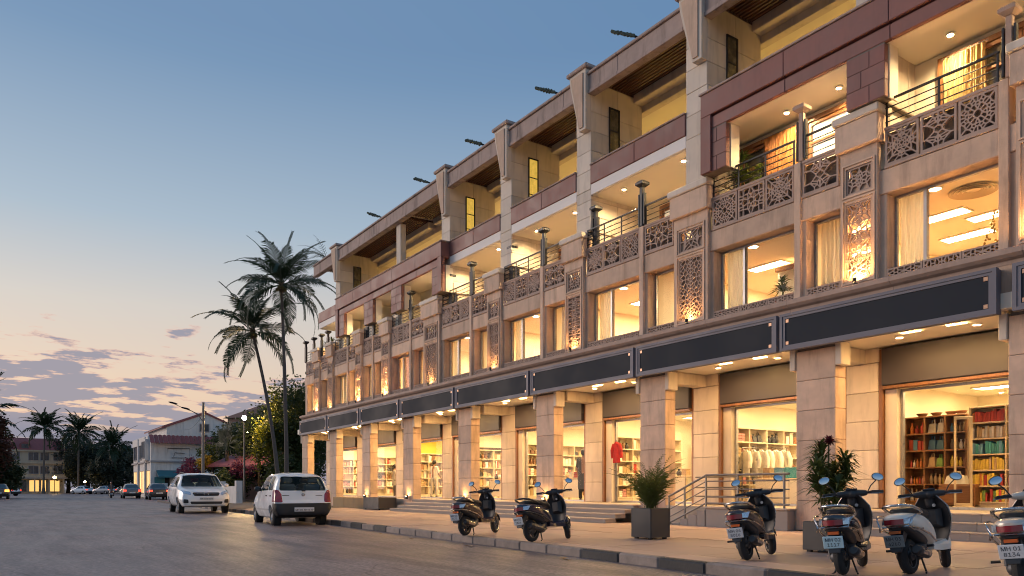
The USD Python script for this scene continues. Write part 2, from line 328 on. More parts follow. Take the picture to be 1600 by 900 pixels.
for i in range(len(PIER) - 1):
    x0, x1 = PIER[i + 1][1] + .1, PIER[i][0] - .075
    f = bp('shutter_box', bx(x0 + .01, x1 - .01, 14.95, 15.28, 3.1, 3.86, c=.015), FASCIA)
    part(f, 'wood_rail', bx(x0, x1, 14.98, 15.22, 3.03, 3.096, c=.006), WOOD)
    bp('stone_return', bx(x0 + .004, x0 + .26, 15.1, 15.36, .585, 3.026, c=.01), STONE_CREAM)
    g0 = x0 + .27
    w = bp('shop_window', B().box(g0, g0 + .05, 15.22, 15.3, .585, 3.026, c=.004).box(x1 - .05, x1 - .003, 15.22, 15.3, .585, 3.026, c=.004).box(g0 + .05, x1 - .05, 15.22, 15.3, .585, .64, c=.004).box(g0 + .05, x1 - .05, 15.22, 15.3, 2.97, 3.026, c=.004), ALU)
    n = 3; gw = (x1 - g0 - .1) / n
    for k in range(n): part(w, 'pane', bx(g0 + .05 + k * gw + .004, g0 + .05 + (k + 1) * gw - .004, 15.255, 15.265, .642, 2.968), GLASS)
# ---- cornice above the signs
segs = np.linspace(-39.55, -1, 19)
for i in range(len(segs) - 1):
    prof = sg.Polygon([(13.6, 4.60), (13.44, 4.60), (13.44, 4.66), (13.36, 4.69), (13.30, 4.74), (13.30, 4.82), (13.36, 4.85), (13.6, 4.85)])
    bp('cornice_stone', extrude(prof, segs[i + 1] - segs[i] - .006, T(segs[i] + .003) @ YZ), STONE_JALI)
bp('sign_backing_wall', bx(-39.5, -1, 13.45, 13.615, 3.905, 4.6), STONE_PINK)
# ---- first floor: pilasters, openings, windows
PILA = [(-5.45, -4.7), (-8.5, -7.76), (-12.85, -11.81), (-17.09, -16.28), (-21.26, -20.45), (-25.82, -24.56), (-29.66, -28.84), (-32.49, -31.75), (-35.95, -35.25), (-37.94, -37.11)]
OPEN = [(-7.63, -5.65, [-7.06]), (-9.31, -8.55, []), (-11.72, -9.49, [-11.06]), (-13.85, -12.9, []), (-16.2, -14.02, [-15.48]), (-18.1, -17.13, []), (-20.38, -18.27, [-19.72]), (-22.25, -21.3, []),
        (-24.41, -22.41, [-23.76]), (-26.85, -25.86, []), (-28.8, -27.02, [-28.26]), (-30.5, -29.7, []), (-31.7, -30.66, []), (-33.4, -32.53, []), (-35.18, -33.52, [-34.7]), (-37.05, -36.0, []), (-39.2, -38.0, []),
        (-4.6, -1.2, [-2.9])]
POST = [-5.645, -9.48, -14.015, -18.265, -22.4, -27.015, -30.655, -33.51]
order = sorted([(a, b) for a, b, _ in OPEN]); prev = -39.5
for a, b in order + [(-1.0, 0)]:
    if a - prev > .02: bp('wall_pier', bx(prev + .002, a - .002, YF, 14.0, 4.852, 6.45, c=.01), STONE_PINK)
    prev = b
ends = [-39.5, -37.5, -35.6, -33.5, -30.6, -27, -24.9, -22.4, -20.6, -18.2, -16.4, -14, -12.2, -9.5, -7.9, -5.6, -1]
for a, b in zip(ends[:-1], ends[1:]): bp('lintel_stone', bx(a + .003, b - .003, YF - .03, 14.0, 6.452, 6.9, c=.014), STONE_PINK)
bp('room_floor', bx(XL + .8, XR, 14.0, 19, 4.842, 4.9), WOOD)
bp('room_ceiling', bx(XL + .8, XR, 14.0, 19, 6.66, 6.9), CEIL)
bp('room_wall', bx(XL + .8, XR, 19, 19.2, 4.842, 6.9), PLASTER_C)
for a in POST + [-36.0, -37.5, -39.35, -1.1]:
    bp('room_wall', bx(a - .06, a + .06, 14.002, 18.99, 4.902, 6.66), PLASTER_C)
for a, b, mul in OPEN:
    fr = B(); y0, y1 = 13.86, 13.93; f = .045
    for q in (a, b - f): fr.box(q + (.002 if q == a else 0), q + f - (0 if q == a else .002), y0, y1, 5.06, 6.448, c=.004)
    fr.box(a + f, b - f, y0, y1, 5.06, 5.06 + f, c=.004).box(a + f, b - f, y0, y1, 6.448 - f, 6.448, c=.004)
    w = bp('window', fr, ALU); xs = [a + f] + mul + [b - f]
    for m_ in mul: part(w, 'mullion', bx(m_ - .03, m_ + .03, 13.84, 13.94, 5.06 + f, 6.448 - f, c=.004), ALU)
    for k in range(len(xs) - 1): part(w, 'pane', bx(xs[k] + (.032 if k else .002), xs[k + 1] - (.032 if k < len(xs) - 2 else .002), 13.89, 13.898, 5.06 + f, 6.448 - f), GLASS)
    bp('window_sill', bx(a + .002, b - .002, YF + .02, 14.0, 5.0, 5.058, c=.006), STONE_PINK)
    # low pierced band below the window
    n = max(1, round((b - a) / .75)); pw = (b - a) / n
    for k in range(n):
        if b < -30 and k: continue
        bp('sill_lattice', B().add(*lattice(pw - .012 if b >= -30 else b - a, .19, 3 + k % 2, depth=.03, style='leaf', rim=.02, bar=.013, tile=.26, k=1).get(), T(a + k * pw + .006, YF - .02, 4.856)), STONE_JALI)
for x in POST:
    bp('facade_post', bx(x - .078, x + .078, YF - .07, YF + .2, 4.852, 7.66, c=.012), STONE_PINK)
UPLIT = {1: 1.0, 2: .35, 3: .3, 4: .25, 5: .3, 6: .9, 7: .9, 8: .35, 9: .9}
for i, (a, b) in enumerate(PILA):
    c0 = (a + b) / 2; jw = (b - a) * .70; y = YF - .10
    # stone surround with two pierced panels
    shp = sg.box(a, 4.852, b, 7.44).difference(sg.box(c0 - jw / 2, 4.99, c0 + jw / 2, 6.44)).difference(sg.box(c0 - jw / 2, 6.62, c0 + jw / 2, 7.12))
    p = bp('carved_pilaster', extrude(shp, .12, T(0, YF + .02, 0) @ XZ), STONE_PINK)
    for (q0, q1) in ((4.9, 6.53), (6.56, 7.2)):
        fr = sg.box(c0 - jw / 2 - .07, q0, c0 + jw / 2 + .07, q1).difference(sg.box(c0 - jw / 2 - .042, q0 + .03, c0 + jw / 2 + .042, q1 - .03))
        part(p, 'raised_border', extrude(fr, .022, T(0, y - .001, 0) @ XZ), STONE_PINK)
    part(p, 'lattice_panel', B().add(*lattice(jw - .004, 1.446, 11 + i % 3, depth=.03, style='leaf', rim=.018, bar=.012, tile=jw * .62, k=4).get(), T(c0 - jw / 2 + .002, YF - .085, 4.992)), STONE_JALI)
    part(p, 'lattice_panel', B().add(*lattice(jw - .004, .496, 14 + i % 3, depth=.035, style='leaf', rim=.018, bar=.016, tile=jw * .9).get(), T(c0 - jw / 2 + .002, YF - .075, 6.622)), STONE_JALI)
    part(p, 'cap_block', bx(a - .06, b + .06, YF - .20, YF + .25, 7.446, 7.96, c=.014), STONE_PINK)
    part(p, 'cap_moulding', bx(a - .10, b + .10, YF - .25, YF + .25, 7.964, 8.12, c=.02), STONE_CREAM)
# ---- second floor: balcony lattice, railing, posts
BALC = [(-7.66, -5.73, 3), (-9.395, -8.57, 1), (-11.74, -9.57, 3), (-13.93, -12.92, 1), (-16.21, -14.1, 3), (-18.18, -17.16, 1), (-20.38, -18.35, 3), (-22.31, -21.33, 1), (-24.49, -22.49, 3), (-26.93, -25.89, 1), (-28.77, -27.1, 3), (-30.57, -29.73, 1), (-31.68, -30.74, 1), (-33.42, -32.56, 1), (-35.18, -33.59, 2), (-37.04, -36.02, 1), (-39.3, -38.01, 1), (-4.63, -1.0, 4)]
bp('balcony_floor', bx(-39.5, XR, YF + .1, 15.9, 6.902, 6.98), mat('balcony_floor_tile', (.38, .3, .24), .6, var=.1))
for k, (a, b, n) in enumerate(BALC):
    pw = (b - a) / n
    bp('parapet_back', bx(a + .003, b - .003, YF + .11, YF + .15, 6.984, 7.60), STONE_CORE)
    fr = bp('balcony_parapet', bx(a, b, YF - .05, YF + .05, 6.904, 6.95, c=.006), STONE_JALI); part(fr, 'parapet_rail', bx(a, b, YF - .05, YF + .05, 7.61, 7.665, c=.006), STONE_JALI)
    for j in range(n):
        part(fr, 'lattice_panel', B().add(*lattice(pw - .03, .652, 21 + (k + j) % 4, depth=.05, rim=.028, bar=.0145, k=6, tile=.62 if pw < .5 or pw > .85 else pw - .09).get(), T(a + j * pw + .015, YF - .035, 6.954)), STONE_JALI)
    if n > 1 or a < -28: pass
    rl = B()
    for z in (7.77, 7.90, 8.03): rl.tube([(a, YF, z), (b, YF, z)], .011, 6)
    rl.box(a, b, YF - .022, YF + .022, 8.15, 8.19, c=.006)
    r = bp('railing', rl, BLACK)
    for x in np.linspace(a + .03, b - .03, max(2, round((b - a) / .8) + 1)): part(r, 'baluster', bx(x - .018, x + .018, YF - .012, YF + .012, 7.667, 8.148, c=.004), BLACK)
for x in [-5.57, -9.4, -14.02, -15.98, -18.2, -20.1, -22.35, -24.05, -27.0, -28.3, -30.62, -31.55, -33.5, -34.7, -36.1, -37.0, -38.1, -39.35]:
    small = x in (-15.98, -20.1, -24.05, -28.3, -31.55, -34.7)
    y = YF + (.12 if small else -.02)
    p = bp('balcony_post', bx(x - .05, x + .05, y - .05, y + .05, 7.667, 8.66, c=.012), STONE_JALI if x > -10 else BLACK)
    for s in (-1, 1): part(p, 'side_plate', bx(x + s * .09 - .02, x + s * .09 + .02, y - .045, y + .045, 7.70, 8.50, c=.006), BLACK)
    part(p, 'post_cap', B().mesh(hull([(x + sx * q, y + sy * q, z) for sx in (-1, 1) for sy in (-1, 1) for q, z in ((.06, 8.662), (.13, 8.72), (.13, 8.78), (.10, 8.81))])), STONE_JALI if x > -10 else BLACK)
# ---- second floor bays
P4 = [(-4.2, -3.6), (-8.25, -7.62), (-12.56, -11.91), (-16.68, -16.06), (-20.6, -19.97), (-24.56, -23.94), (-35.1, -34.55)]
bp('balcony_ceiling', bx(-37.4, XR, YF + .08, 15.62, 9.12, 9.3), CEIL)
for a, b in ((-11.1, -8.25), (-7.5, -3.6), (-33.3, -31.0), (-30.05, -28.25), (-27.3, -24.75)): bp('balcony_ceiling', bx(a, b, 13.40, YF + .078, 9.105, 9.3), CEIL)
bp('balcony_back_wall', bx(-35.1, XR, 15.6, 15.8, 6.98, 9.12), PLASTER_C)
bp('top_floor_slab', bx(-37.4, XR, YF + .08, 22, 9.302, 9.42), PLASTER_W)
SIDE = [(-8.42, -7.72), (-12.5, -11.95), (-16.62, -16.1), (-20.55, -20.02), (-24.5, -24.0), (-25.4, -24.9), (-28.9, -28.1), (-31.8, -30.9), (-35.05, -34.4)]
for a, b in SIDE:
    mg = a > -12.6 or a < -24.6; bp('balcony_side_wall', bx(a, b, 13.72 if mg else 13.96, 15.598, 6.984, 9.118, c=.01), PLASTER_C if mg else STONE_CREAM)
for i, (a, b) in enumerate(P4):
    z0 = 8.13
    p = bp('upper_pier', bx(a + .02, b - .02, YF + .02, 15.4, z0, 11.9), STONE_CORE)
    h = .62; zz = [z0 + .002] + [9.3 + k * .54 for k in range(5)] + [12.3]
    if i in (3, 4, 5): zz = [z0 + .002, 8.55, 9.0] + zz[1:]
    for k in range(len(zz) - 1):
        d = .003 * ((k * 7 + i * 3) % 3 - 1); cut = 14.35 + .25 * (k % 2)
        part(p, 'stone_block', bx(a + d, b + d, YF + d, cut - .004, zz[k] + .004, zz[k + 1] - .004, c=.008), STONE_CREAM)
        part(p, 'stone_block', bx(a + d, b - d, cut + .004, 15.55, zz[k] + .004, zz[k + 1] - .004, c=.008), STONE_CREAM)
    n_ = part(p, 'slit_window', B().box(b + .004, b + .03, 14.26, 14.30, 10.0, 11.75).box(b + .004, b + .03, 14.62, 14.66, 10.0, 11.75).box(b + .004, b + .03, 14.30, 14.62, 11.71, 11.75).box(b + .004, b + .025, 14.30, 14.62, 10.55, 10.58).box(b + .004, b + .025, 14.30, 14.62, 11.1, 11.13), BLACK)
    part(p, 'slit_glass', bx(b + .004, b + .012, 14.302, 14.618, 10.0, 11.708), mat('slit_glass_lit', (.3, .22, .06), .25, var=.6, scale=5, emit=(1, .62, .10), estr=.45) if i in (4, 5) else mat('slit_glass', (.10, .085, .05), .15, spec=.8, var=.6, scale=5))
    br = sg.Polygon([(b - .28, 10.93), (b, 10.93), (b, 12.60), (b - .70, 12.60), (b - .66, 12.3)])
    bk = bp('roof_bracket', extrude(br, .19, T(0, YF - .003, 0) @ XZ), STONE_CREAM)
    part(bk, 'bracket_face', extrude(sg.Polygon([(b - .25, 11.0), (b - .1, 11.0), (b - .1, 12.5), (b - .6, 12.5), (b - .55, 12.2)]), .03, T(0, YF - .194, 0) @ XZ), STONE_PINK)
    part(bk, 'bracket_cap', bx(b - .78, b + .1, YF - .26, YF + .3, 12.604, 12.71, c=.02), ROOF_BAND)
bp('slim_column', bx(-28.6, -28.2, YF + .1, 13.95, 9.96, 11.88, c=.01), STONE_CREAM)
# plain bays: white fascia with a maroon parapet
for a, b in ((-16.06, -12.56), (-19.97, -16.68), (-23.94, -20.6)):
    f = bp('balcony_fascia', bx(a + .003, b - .003, YF + .0, YF + .2, 9.13, 9.42, c=.008), PLASTER_W)
    for k in range(2):
        m_ = a + (b - a) * k / 2
        bp('parapet_panel', bx(m_ + .004, m_ + (b - a) / 2 - .004, YF - .03, YF + .2, 9.424, 9.93, c=.012), MAROON)
    bp('parapet_coping', bx(a + .003, b - .003, YF - .06, YF + .22, 9.934, 9.975, c=.008), ROOF_BAND)
bp('balcony_fascia', bx(-37.4, -35.1, YF + .0, YF + .2, 9.13, 9.42, c=.008), PLASTER_W)
bp('parapet_panel', bx(-37.45, -35.1, YF - .03, YF + .2, 9.424, 9.93, c=.012), MAROON)
# maroon framed sections that stand proud of the facade
def maroon_group(x0, x1, opens, seed):
    ya = 13.24; piers = []; px = x0
    for a, b in opens: piers.append((px, a)); px = b
    piers.append((px, x1))
    for a, b in piers:
        n = 3; h = (9.08 - 8.13) / n
        w = bp('maroon_pier', bx(a + .012, b - .012, ya + .06, YF - .02, 8.124, 9.1), STONE_CORE)
        part(w, 'plaster_return', bx(b - .02, b + .012, ya + .20, 13.72, 8.13, 9.1), PLASTER_C); part(w, 'plaster_return', bx(a - .012, a + .02, ya + .20, 13.72, 8.13, 9.1), PLASTER_C)
        for k in range(n):
            cols = [a, (a + b) / 2 + .08 * (-1) ** k, b] if b - a > .55 else [a, b]
            for j in range(len(cols) - 1): part(w, 'stone_panel', bx(cols[j] + .003, cols[j + 1] - .003, ya + .05, ya + .17, 8.126 + k * h + .003, 8.126 + (k + 1) * h - .003, c=.008), MAROON)
    for j, (q0, q1, yy) in enumerate(((9.1, 9.36, ya + .05), (9.364, 9.40, ya + .09), (9.404, 9.92, ya))):
        n = max(2, round((x1 - x0) / 2.1))
        for k in range(n): bp('maroon_band', bx(x0 + (x1 - x0) * k / n + .003, x0 + (x1 - x0) * (k + 1) / n - .003, yy, 13.39 if q0 < 9.3 else YF + .36, q0, q1, c=.012), MAROON)
    bp('parapet_coping', bx(x0 - .03, x1 + .03, ya - .035, YF + .38, 9.924, 9.97, c=.01), ROOF_BAND)
    # raised outer border down the end piers
    for a, b in ((x0, x0 + .3), (x1 - .3, x1)): bp('maroon_band', bx(a + .003, b - .003, ya - .002, ya + .046, 8.13, 9.40, c=.01), MAROON)
maroon_group(-11.8, -0.8, [(-11.1, -8.25), (-7.5, -3.6)], 1)
maroon_group(-34.25, -23.95, [(-33.3, -31.0), (-30.05, -28.25), (-27.3, -24.75)], 2)
# ---- top floor: roof beam, slatted soffit, inner lintel, lit back
rb = np.linspace(-38.0, -1, 17)
for i in range(len(rb) - 1):
    bp('roof_beam', bx(rb[i] + .002, rb[i + 1] - .002, YF - .08, YF + .15, 11.9, 12.42, c=.012), ROOF_BAND)
    bp('roof_coping', bx(rb[i] + .002, rb[i + 1] - .002, YF - .14, YF + .3, 12.424, 12.5, c=.014), ROOF_BAND)
    bp('beam_moulding', bx(rb[i] + .002, rb[i + 1] - .002, YF - .11, YF - .082, 11.9, 12.0, c=.008), ROOF_BAND)
bp('roof_slab', bx(-38.0, XR, YF + .155, 22, 12.42, 12.49), ROOF_BAND)
bp('inner_lintel', bx(-35, XR, 15.56, 15.8, 11.95, 12.415, c=.01), STONE_CREAM)
bp('top_floor_wall', bx(-35, XR, 18.6, 18.8, 9.42, 12.4), PLASTER_C)
bp('top_floor_ceiling', bx(-35, XR, 15.81, 18.6, 12.1, 12.2), PLASTER_C)
bp('end_wall', bx(-39.5, -39.3, 13.9, 22, 4.85, 6.9), STONE_PINK)
bp('end_wall', bx(-35.0, -34.8, 15.56, 22, 6.98, 12.4), STONE_CREAM)
bp('end_wall', bx(-40.2, -40.0, 15.4, 22, .58, 4.15), STONE_PINK)
bp('rear_wall', bx(-40.0, XR, 21.9, 22.1, .2, 12.4), STONE_CREAM)
bp('near_end_wall', bx(XR, XR + .2, 13.62, 22, .14, 12.4), STONE_CREAM)
bayx = [(-38.0, -35.1), (-34.55, -28.6), (-28.2, -24.56), (-23.94, -20.6), (-19.97, -16.68), (-16.06, -12.56), (-11.91, -8.25), (-7.62, -4.2)]
for a, b in bayx:
    bp('soffit_board', bx(a, b, YF + .16, 15.555, 12.37, 12.415), mat('soffit_back', (.045, .02, .014), .7))
    for k in range(12):
        y = YF + .2 + k * .112
        bp('ceiling_slat', bx(a + .004, b - .004, y, y + .07, 12.3, 12.366, c=.008), SLAT_WOOD)
    bp('inner_cornice', bx(a + .002, b - .002, 15.2, 15.555, 12.12, 12.368, c=.015), STONE_CREAM)
# ---- second floor joinery: glazed doors with wooden frames in the back wall
YB = 14.56   # the framed balconies are shallow: their back wall stands close behind the parapet
for a, b in ((-12.0, -3.6), (-35.0, -24.5)): bp('balcony_back_wall', bx(a, b, YB, YB + .1, 6.984, 9.1), PLASTER_C)
DOORS = [(-7.15, -5.0, 0), (-9.95, -8.75, 2), (-11.75, -10.0, 1), (-13.4, -12.6, 2), (-17.5, -16.7, 2), (-21.5, -20.7, 2), (-26.6, -25.9, 2), (-30.2, -29.5, 2), (-33.6, -32.7, 2), (-4.9, -3.7, 0)]
for a, b, kd in DOORS:
    dy = 0 if -24 < a < -12 else YB - 15.6
    if not dy: a, b = a * 15.55 / 13.6, b * 15.55 / 13.6
    f = bp('balcony_door', B().box(a, a + .09, dy + 15.5, dy + 15.598, 6.985, 8.98, c=.006).box(b - .09, b, dy + 15.5, dy + 15.598, 6.985, 8.98, c=.006).box(a + .09, b - .09, dy + 15.5, dy + 15.598, 8.88, 8.98, c=.006), WOOD)
    n = max(1, round((b - a) / .8)); w = (b - a - .18) / n
    for k in range(n):
        x0, x1 = a + .09 + k * w, a + .09 + (k + 1) * w
        l = part(f, 'door_leaf', B().box(x0 + .003, x0 + .07, dy + 15.52, dy + 15.58, 6.99, 8.87, c=.005).box(x1 - .07, x1 - .003, dy + 15.52, dy + 15.58, 6.99, 8.87, c=.005).box(x0 + .07, x1 - .07, dy + 15.52, dy + 15.58, 8.8, 8.87, c=.005).box(x0 + .07, x1 - .07, dy + 15.52, dy + 15.58, 6.99, 7.1, c=.005).box(x0 + .07, x1 - .07, dy + 15.52, dy + 15.58, 8.4, 8.45, c=.005), WOOD)
        if kd == 2: part(f, 'door_glass', bx(x0 + .07, x1 - .07, dy + 15.56, dy + 15.568, 7.1, 8.8), mat('lit_frosted_glass', (.7, .68, .62), .3, spec=.6, emit=(1, .86, .62), estr=.28))
        else: part(f, 'door_glass', bx(x0 + .07, x1 - .07, dy + 15.586, dy + 15.592, 7.1, 8.8), mat('dark_door_glass', (.10, .085, .06), .12, spec=.7))
# ---------------------------------------------------------------- ground, road, pavement
ASPHALT = usdkit.material(stage, '/World/Looks/asphalt', {
    'g': ('geometry', {}), 'n1': ('noise_texture', {'scale': .35, 'detail': 5.0, 'roughness': .6}), 'n2': ('noise_texture', {'scale': 16.0, 'detail': 8.0, 'roughness': .75}), 'mp': ('mapping', {'scale': (.25, 1.6, 1)}), 'n3': ('noise_texture', {'scale': 1.1, 'detail': 6.0, 'roughness': .7}),
    'r1': ('rgb_ramp', {'ramp': [(.30, (.12, .098, .10)), (.5, (.185, .152, .152)), (.70, (.26, .215, .21))]}), 'r2': ('rgb_ramp', {'ramp': [(.36, (.45, .45, .46)), (.5, (.95, .95, .95)), (.64, (1.5, 1.48, 1.45))]}), 'r3': ('rgb_ramp', {'ramp': [(.38, (.55, .55, .57)), (.58, (1.12, 1.08, 1.05))]}),
    'm': ('mix', {'mix_type': 'multiply', 'fac': 1.0}), 'm3': ('mix', {'mix_type': 'multiply', 'fac': 1.0}), 'v': ('voronoi_texture', {'feature': 'distance_to_edge', 'scale': .32, 'randomness': 1.0}), 'vd': ('noise_texture', {'scale': 1.6, 'detail': 5.0}), 'va': ('mix', {'mix_type': 'add', 'fac': .35}),
    'vc': ('map_range', {'from_min': .0, 'from_max': .006, 'to_min': .5, 'to_max': 1.0, 'clamp': True}), 'm4': ('mix', {'mix_type': 'multiply', 'fac': 1.0}),
    'b': ('bump', {'strength': .35, 'distance': .01}), 'rr': ('map_range', {'from_min': .3, 'from_max': .7, 'to_min': .38, 'to_max': .62}), 'p': ('principled_bsdf', {'specular_ior_level': .5})},
    [('g.position', 'n1.vector'), ('g.position', 'n2.vector'), ('g.position', 'mp.vector'), ('mp.vector', 'n3.vector'), ('n1.fac', 'r1.fac'), ('n2.fac', 'r2.fac'), ('n3.fac', 'r3.fac'), ('r1.color', 'm.color1'), ('r2.color', 'm.color2'), ('m.color', 'm3.color1'), ('r3.color', 'm3.color2'),
     ('g.position', 'vd.vector'), ('g.position', 'va.color1'), ('vd.color', 'va.color2'), ('va.color', 'v.vector'), ('v.distance', 'vc.value'), ('m3.color', 'm4.color1'), ('vc.result', 'm4.color2'), ('m4.color', 'p.base_color'), ('n2.fac', 'b.height'), ('b.normal', 'p.normal'), ('n1.fac', 'rr.value'), ('rr.result', 'p.roughness')], surface='p.BSDF')
EARTH = mat('dusty_earth', (.15, .115, .085), .9, var=.3, scale=.4, bump=.3, bscale=8)
struct('ground', B().quad((-900, -600, -.02), (300, -600, -.02), (300, 900, -.02), (-900, 900, -.02)), EARTH)
def kerb_y(x): return 6.52 - .052 * x
road = B()
xs = [-172, -120, -80, -60, -40, -20, 0, 20, 60]
top = [14, 14, 12.5, 11.5, kerb_y(-40), kerb_y(-20), kerb_y(0), kerb_y(20), kerb_y(60)]
for i in range(len(xs) - 1): road.quad((xs[i], -14, 0), (xs[i + 1], -14, 0), (xs[i + 1], top[i + 1] + .15, 0), (xs[i], top[i] + .15, 0))
road.quad((-172, 14.0, 0), (-128, 14.1, 0), (-128, 40, 0), (-172, 40, 0)); road.quad((-150, -60, 0.0), (-108, -60, 0.0), (-108, -14, 0), (-150, -14, 0))
struct('road', road, ASPHALT)
PAVE = mat('pink_paving_stone', (.44, .30, .235), .62, var=.22, scale=1.1, bump=.2, bscale=35, rand=.14)
pv = struct('pavement', B().add([(-34, kerb_y(-34) + .15, .118), (2, kerb_y(2) + .15, .118), (2, 13.7, .118), (-34, 13.7, .118), (-46, kerb_y(-46) + .15, .118), (-46, 15.5, .118), (-40, 15.5, .118)], [[0, 1, 2], [0, 2, 3], [4, 0, 3], [4, 3, 6], [4, 6, 5]]), mat('paving_joint', (.10, .075, .06), .9, var=.2))
rng = random.Random(3); y = 6.3; row = 0
while y < 13.6:
    dy = 1.22; x = -33.0 + (.8 if row % 2 else 0)
    while x < 1.6:
        dx = rng.choice([1.5, 1.8, 2.1]); lo = max(kerb_y(x) + .16, y)
        q = sg.Polygon([(x, y), (x + dx, y), (x + dx, y + dy), (x, y + dy)]).intersection(sg.Polygon([(-40, kerb_y(-40) + .16), (3, kerb_y(3) + .16), (3, 13.58), (-40, 13.58)])).buffer(-.006, join_style=2)
        if not q.is_empty and q.area > .08: part(pv, 'paving_slab', extrude(q, .03, T(0, 0, .1 + rng.uniform(-.0025, .0025))), PAVE)
        x += dx
    y += dy; row += 1
K_BLACK = mat('black_kerb_paint', (.028, .027, .028), .7, var=.45, scale=5, bump=.3, bscale=25, rand=.15)
K_GREY = mat('worn_kerb_stone', (.25, .20, .17), .8, var=.35, scale=4, bump=.35, bscale=25, rand=.15)
kb = struct('kerb', B().add(*extrude(sg.Polygon([(-60, kerb_y(-60) + .02), (3, kerb_y(3) + .02), (3, kerb_y(3) + .14), (-60, kerb_y(-60) + .14)]), .12).get()), mat('kerb_bed', (.12, .1, .09), .9))
x = 2.5; k = 0; ang = math.atan(-.052)
while x > -46:
    L = .78 + .12 * rng.random(); M = T(x, kerb_y(x), 0, rz=ang)
    dark = (k % 2 == 0) if x > -9 or x < -15 else False
    part(kb, 'kerb_stone', B().box(-L + .008, 0, -.0, .155, -.02, .132 + rng.uniform(-.005, .005), c=.022, M=M), K_BLACK if dark else K_GREY)
    x -= L; k += 1
MH = single('manhole_cover', B().lathe([(0, .008), (.52, .008), (.55, .006), (.56, 0)], 40, T(-8.05, .98, .004)), mat('dark_iron_cover', (.03, .03, .032), .6, metal=.3, var=.3, scale=12, bump=.5, bscale=60), 'round dark manhole cover set in the road', 'manhole cover', smooth=20)
# fallen leaves by the kerb
LEAFM = mat('dry_leaf', (.35, .2, .07), .8, rand=.4)
LEAVES = [(-8.3, 6.55), (-8.15, 6.5), (-8.42, 6.62), (-5.35, 6.45), (-10.9, 6.6), (-11.2, 6.7), (-5.2, 6.5), (-3.4, 6.3), (-13.4, 6.75), (-15.2, 6.9)]
ORDN = 'first second third fourth fifth sixth seventh eighth ninth tenth eleventh twelfth thirteenth fourteenth fifteenth sixteenth seventeenth eighteenth nineteenth twentieth twenty-first twenty-second twenty-third twenty-fourth'.split()
for i, (x, y) in enumerate(LEAVES):
    b = B(); a = rng.uniform(0, 6); s = rng.uniform(.05, .10)
    b.add(np.array([(-1, 0, .1), (0, -.45, .02), (1, 0, .25), (0, .45, .16), (0, 0, 0)]) * s + (0, 0, .004), [[0, 1, 4], [1, 2, 4], [2, 3, 4], [3, 0, 4]], T(x, y, .004, rz=a))
    single('fallen_leaf', b, LEAFM, 'dry fallen leaf by the kerb, %s counted from the left' % ORDN[sum(1 for q in LEAVES if q[0] < x)], 'leaf', group='fallen leaves by the kerb')
# ---------------------------------------------------------------- steps, ramp, rails, low wall
STEP = mat('grey_step_stone', (.24, .20, .175), .6, var=.16, scale=2, bump=.12, bscale=40, rand=.08)
STEP_N = mat('worn_step_edge', (.42, .33, .26), .5, var=.15, scale=3)
def flight(name, label, x0, x1, edges, zs, zb=.12):
    st = thing(name, label, 'steps')
    for k, (y, z) in enumerate(zip(edges, zs)):
        n = max(1, round((x1 - x0) / 2.4)); q = np.linspace(x0, x1, n + 1)
        yb = 13.6 if k == len(zs) - 1 else edges[k + 1] + .03
        for j in range(n):
            t = part(st, 'tread', bx(q[j] + .003, q[j + 1] - .003, y + .012, yb, zb if k == 0 else zs[k - 1] + .002, z - .03), STEP)
            part(t, 'nosing', bx(q[j] + .003, q[j + 1] - .003, y, yb, z - .028, z, c=.01), STEP_N)
    return st
flight('stone_steps', 'wide flight of four stone steps behind the two dark scooters on the left', -26.6, -14.16, [12.45, 12.78, 13.1, 13.4], [.245, .36, .47, .578])
flight('stone_steps', 'flight of three stone steps behind the pale scooter at the right', -8.55, -.8, [13.1, 13.34, 13.5], [.28, .43, .578])
rw = thing('ramp_wall', 'low granite wall with landing and side steps between two pillars', 'wall')
part(rw, 'wall_slab', bx(-11.75, -9.58, 13.36, 13.6, .12, .54, c=.012), STEP); part(rw, 'coping', bx(-11.78, -9.57, 13.32, 13.61, .543, .585, c=.01), STEP_N)
for k in range(4): part(rw, 'side_step', bx(-11.78 - .26 * (k + 1), -11.78 - .26 * k - .003, 13.38, 14.6, .12, .54 - .105 * k - .05, c=.01), STEP)
RAIL_M = mat('dull_steel_rail', (.16, .15, .145), .4, metal=.8, var=.1)
hr = thing('handrail', 'tubular steel handrail along the low granite wall and down its side steps', 'handrail')
for z, r in ((1.30, .026), (1.16, .014), (.98, .014), (.80, .014), (.66, .02)):
    part(hr, 'rail', B().tube([(-9.6, 13.44, z), (-11.8, 13.44, z)], r, 8), RAIL_M, smooth=40)
    dz = -.50
    part(hr, 'rail', B().tube([(-11.8, 13.44, z), (-12.95, 13.42, z + dz if z > .7 else z + dz)], r, 8), RAIL_M, smooth=40)
for x, z0, z1 in ((-9.72, .1, 1.3), (-10.9, .585, 1.3), (-11.8, .5, 1.3), (-12.45, .2, 1.02), (-12.95, .12, .8)): part(hr, 'upright', bx(x - .02, x + .02, 13.42, 13.46, z0, z1, c=.006), RAIL_M)
for z in (1.28, 1.02, .8): part(hr, 'rail', B().tube([(-11.9, 14.7, z), (-13.25, 14.7, z)], .018, 8), RAIL_M, smooth=40)
lw = thing('low_forecourt_wall', 'low tan stone wall in front of the far arcade pillars', 'wall')
for k in range(4): part(lw, 'wall_block', bx(-33.8 + k * 1.25 + .004, -33.8 + (k + 1) * 1.25 - .004, 12.95, 13.25, .1, .60, c=.012), mat('tan_wall_stone', (.30, .20, .09), .8, var=.2, scale=2, rand=.1, bump=.2))
POT = mat('charcoal_planter', (.045, .042, .042), .55, var=.15, scale=4, bump=.06, bscale=80)
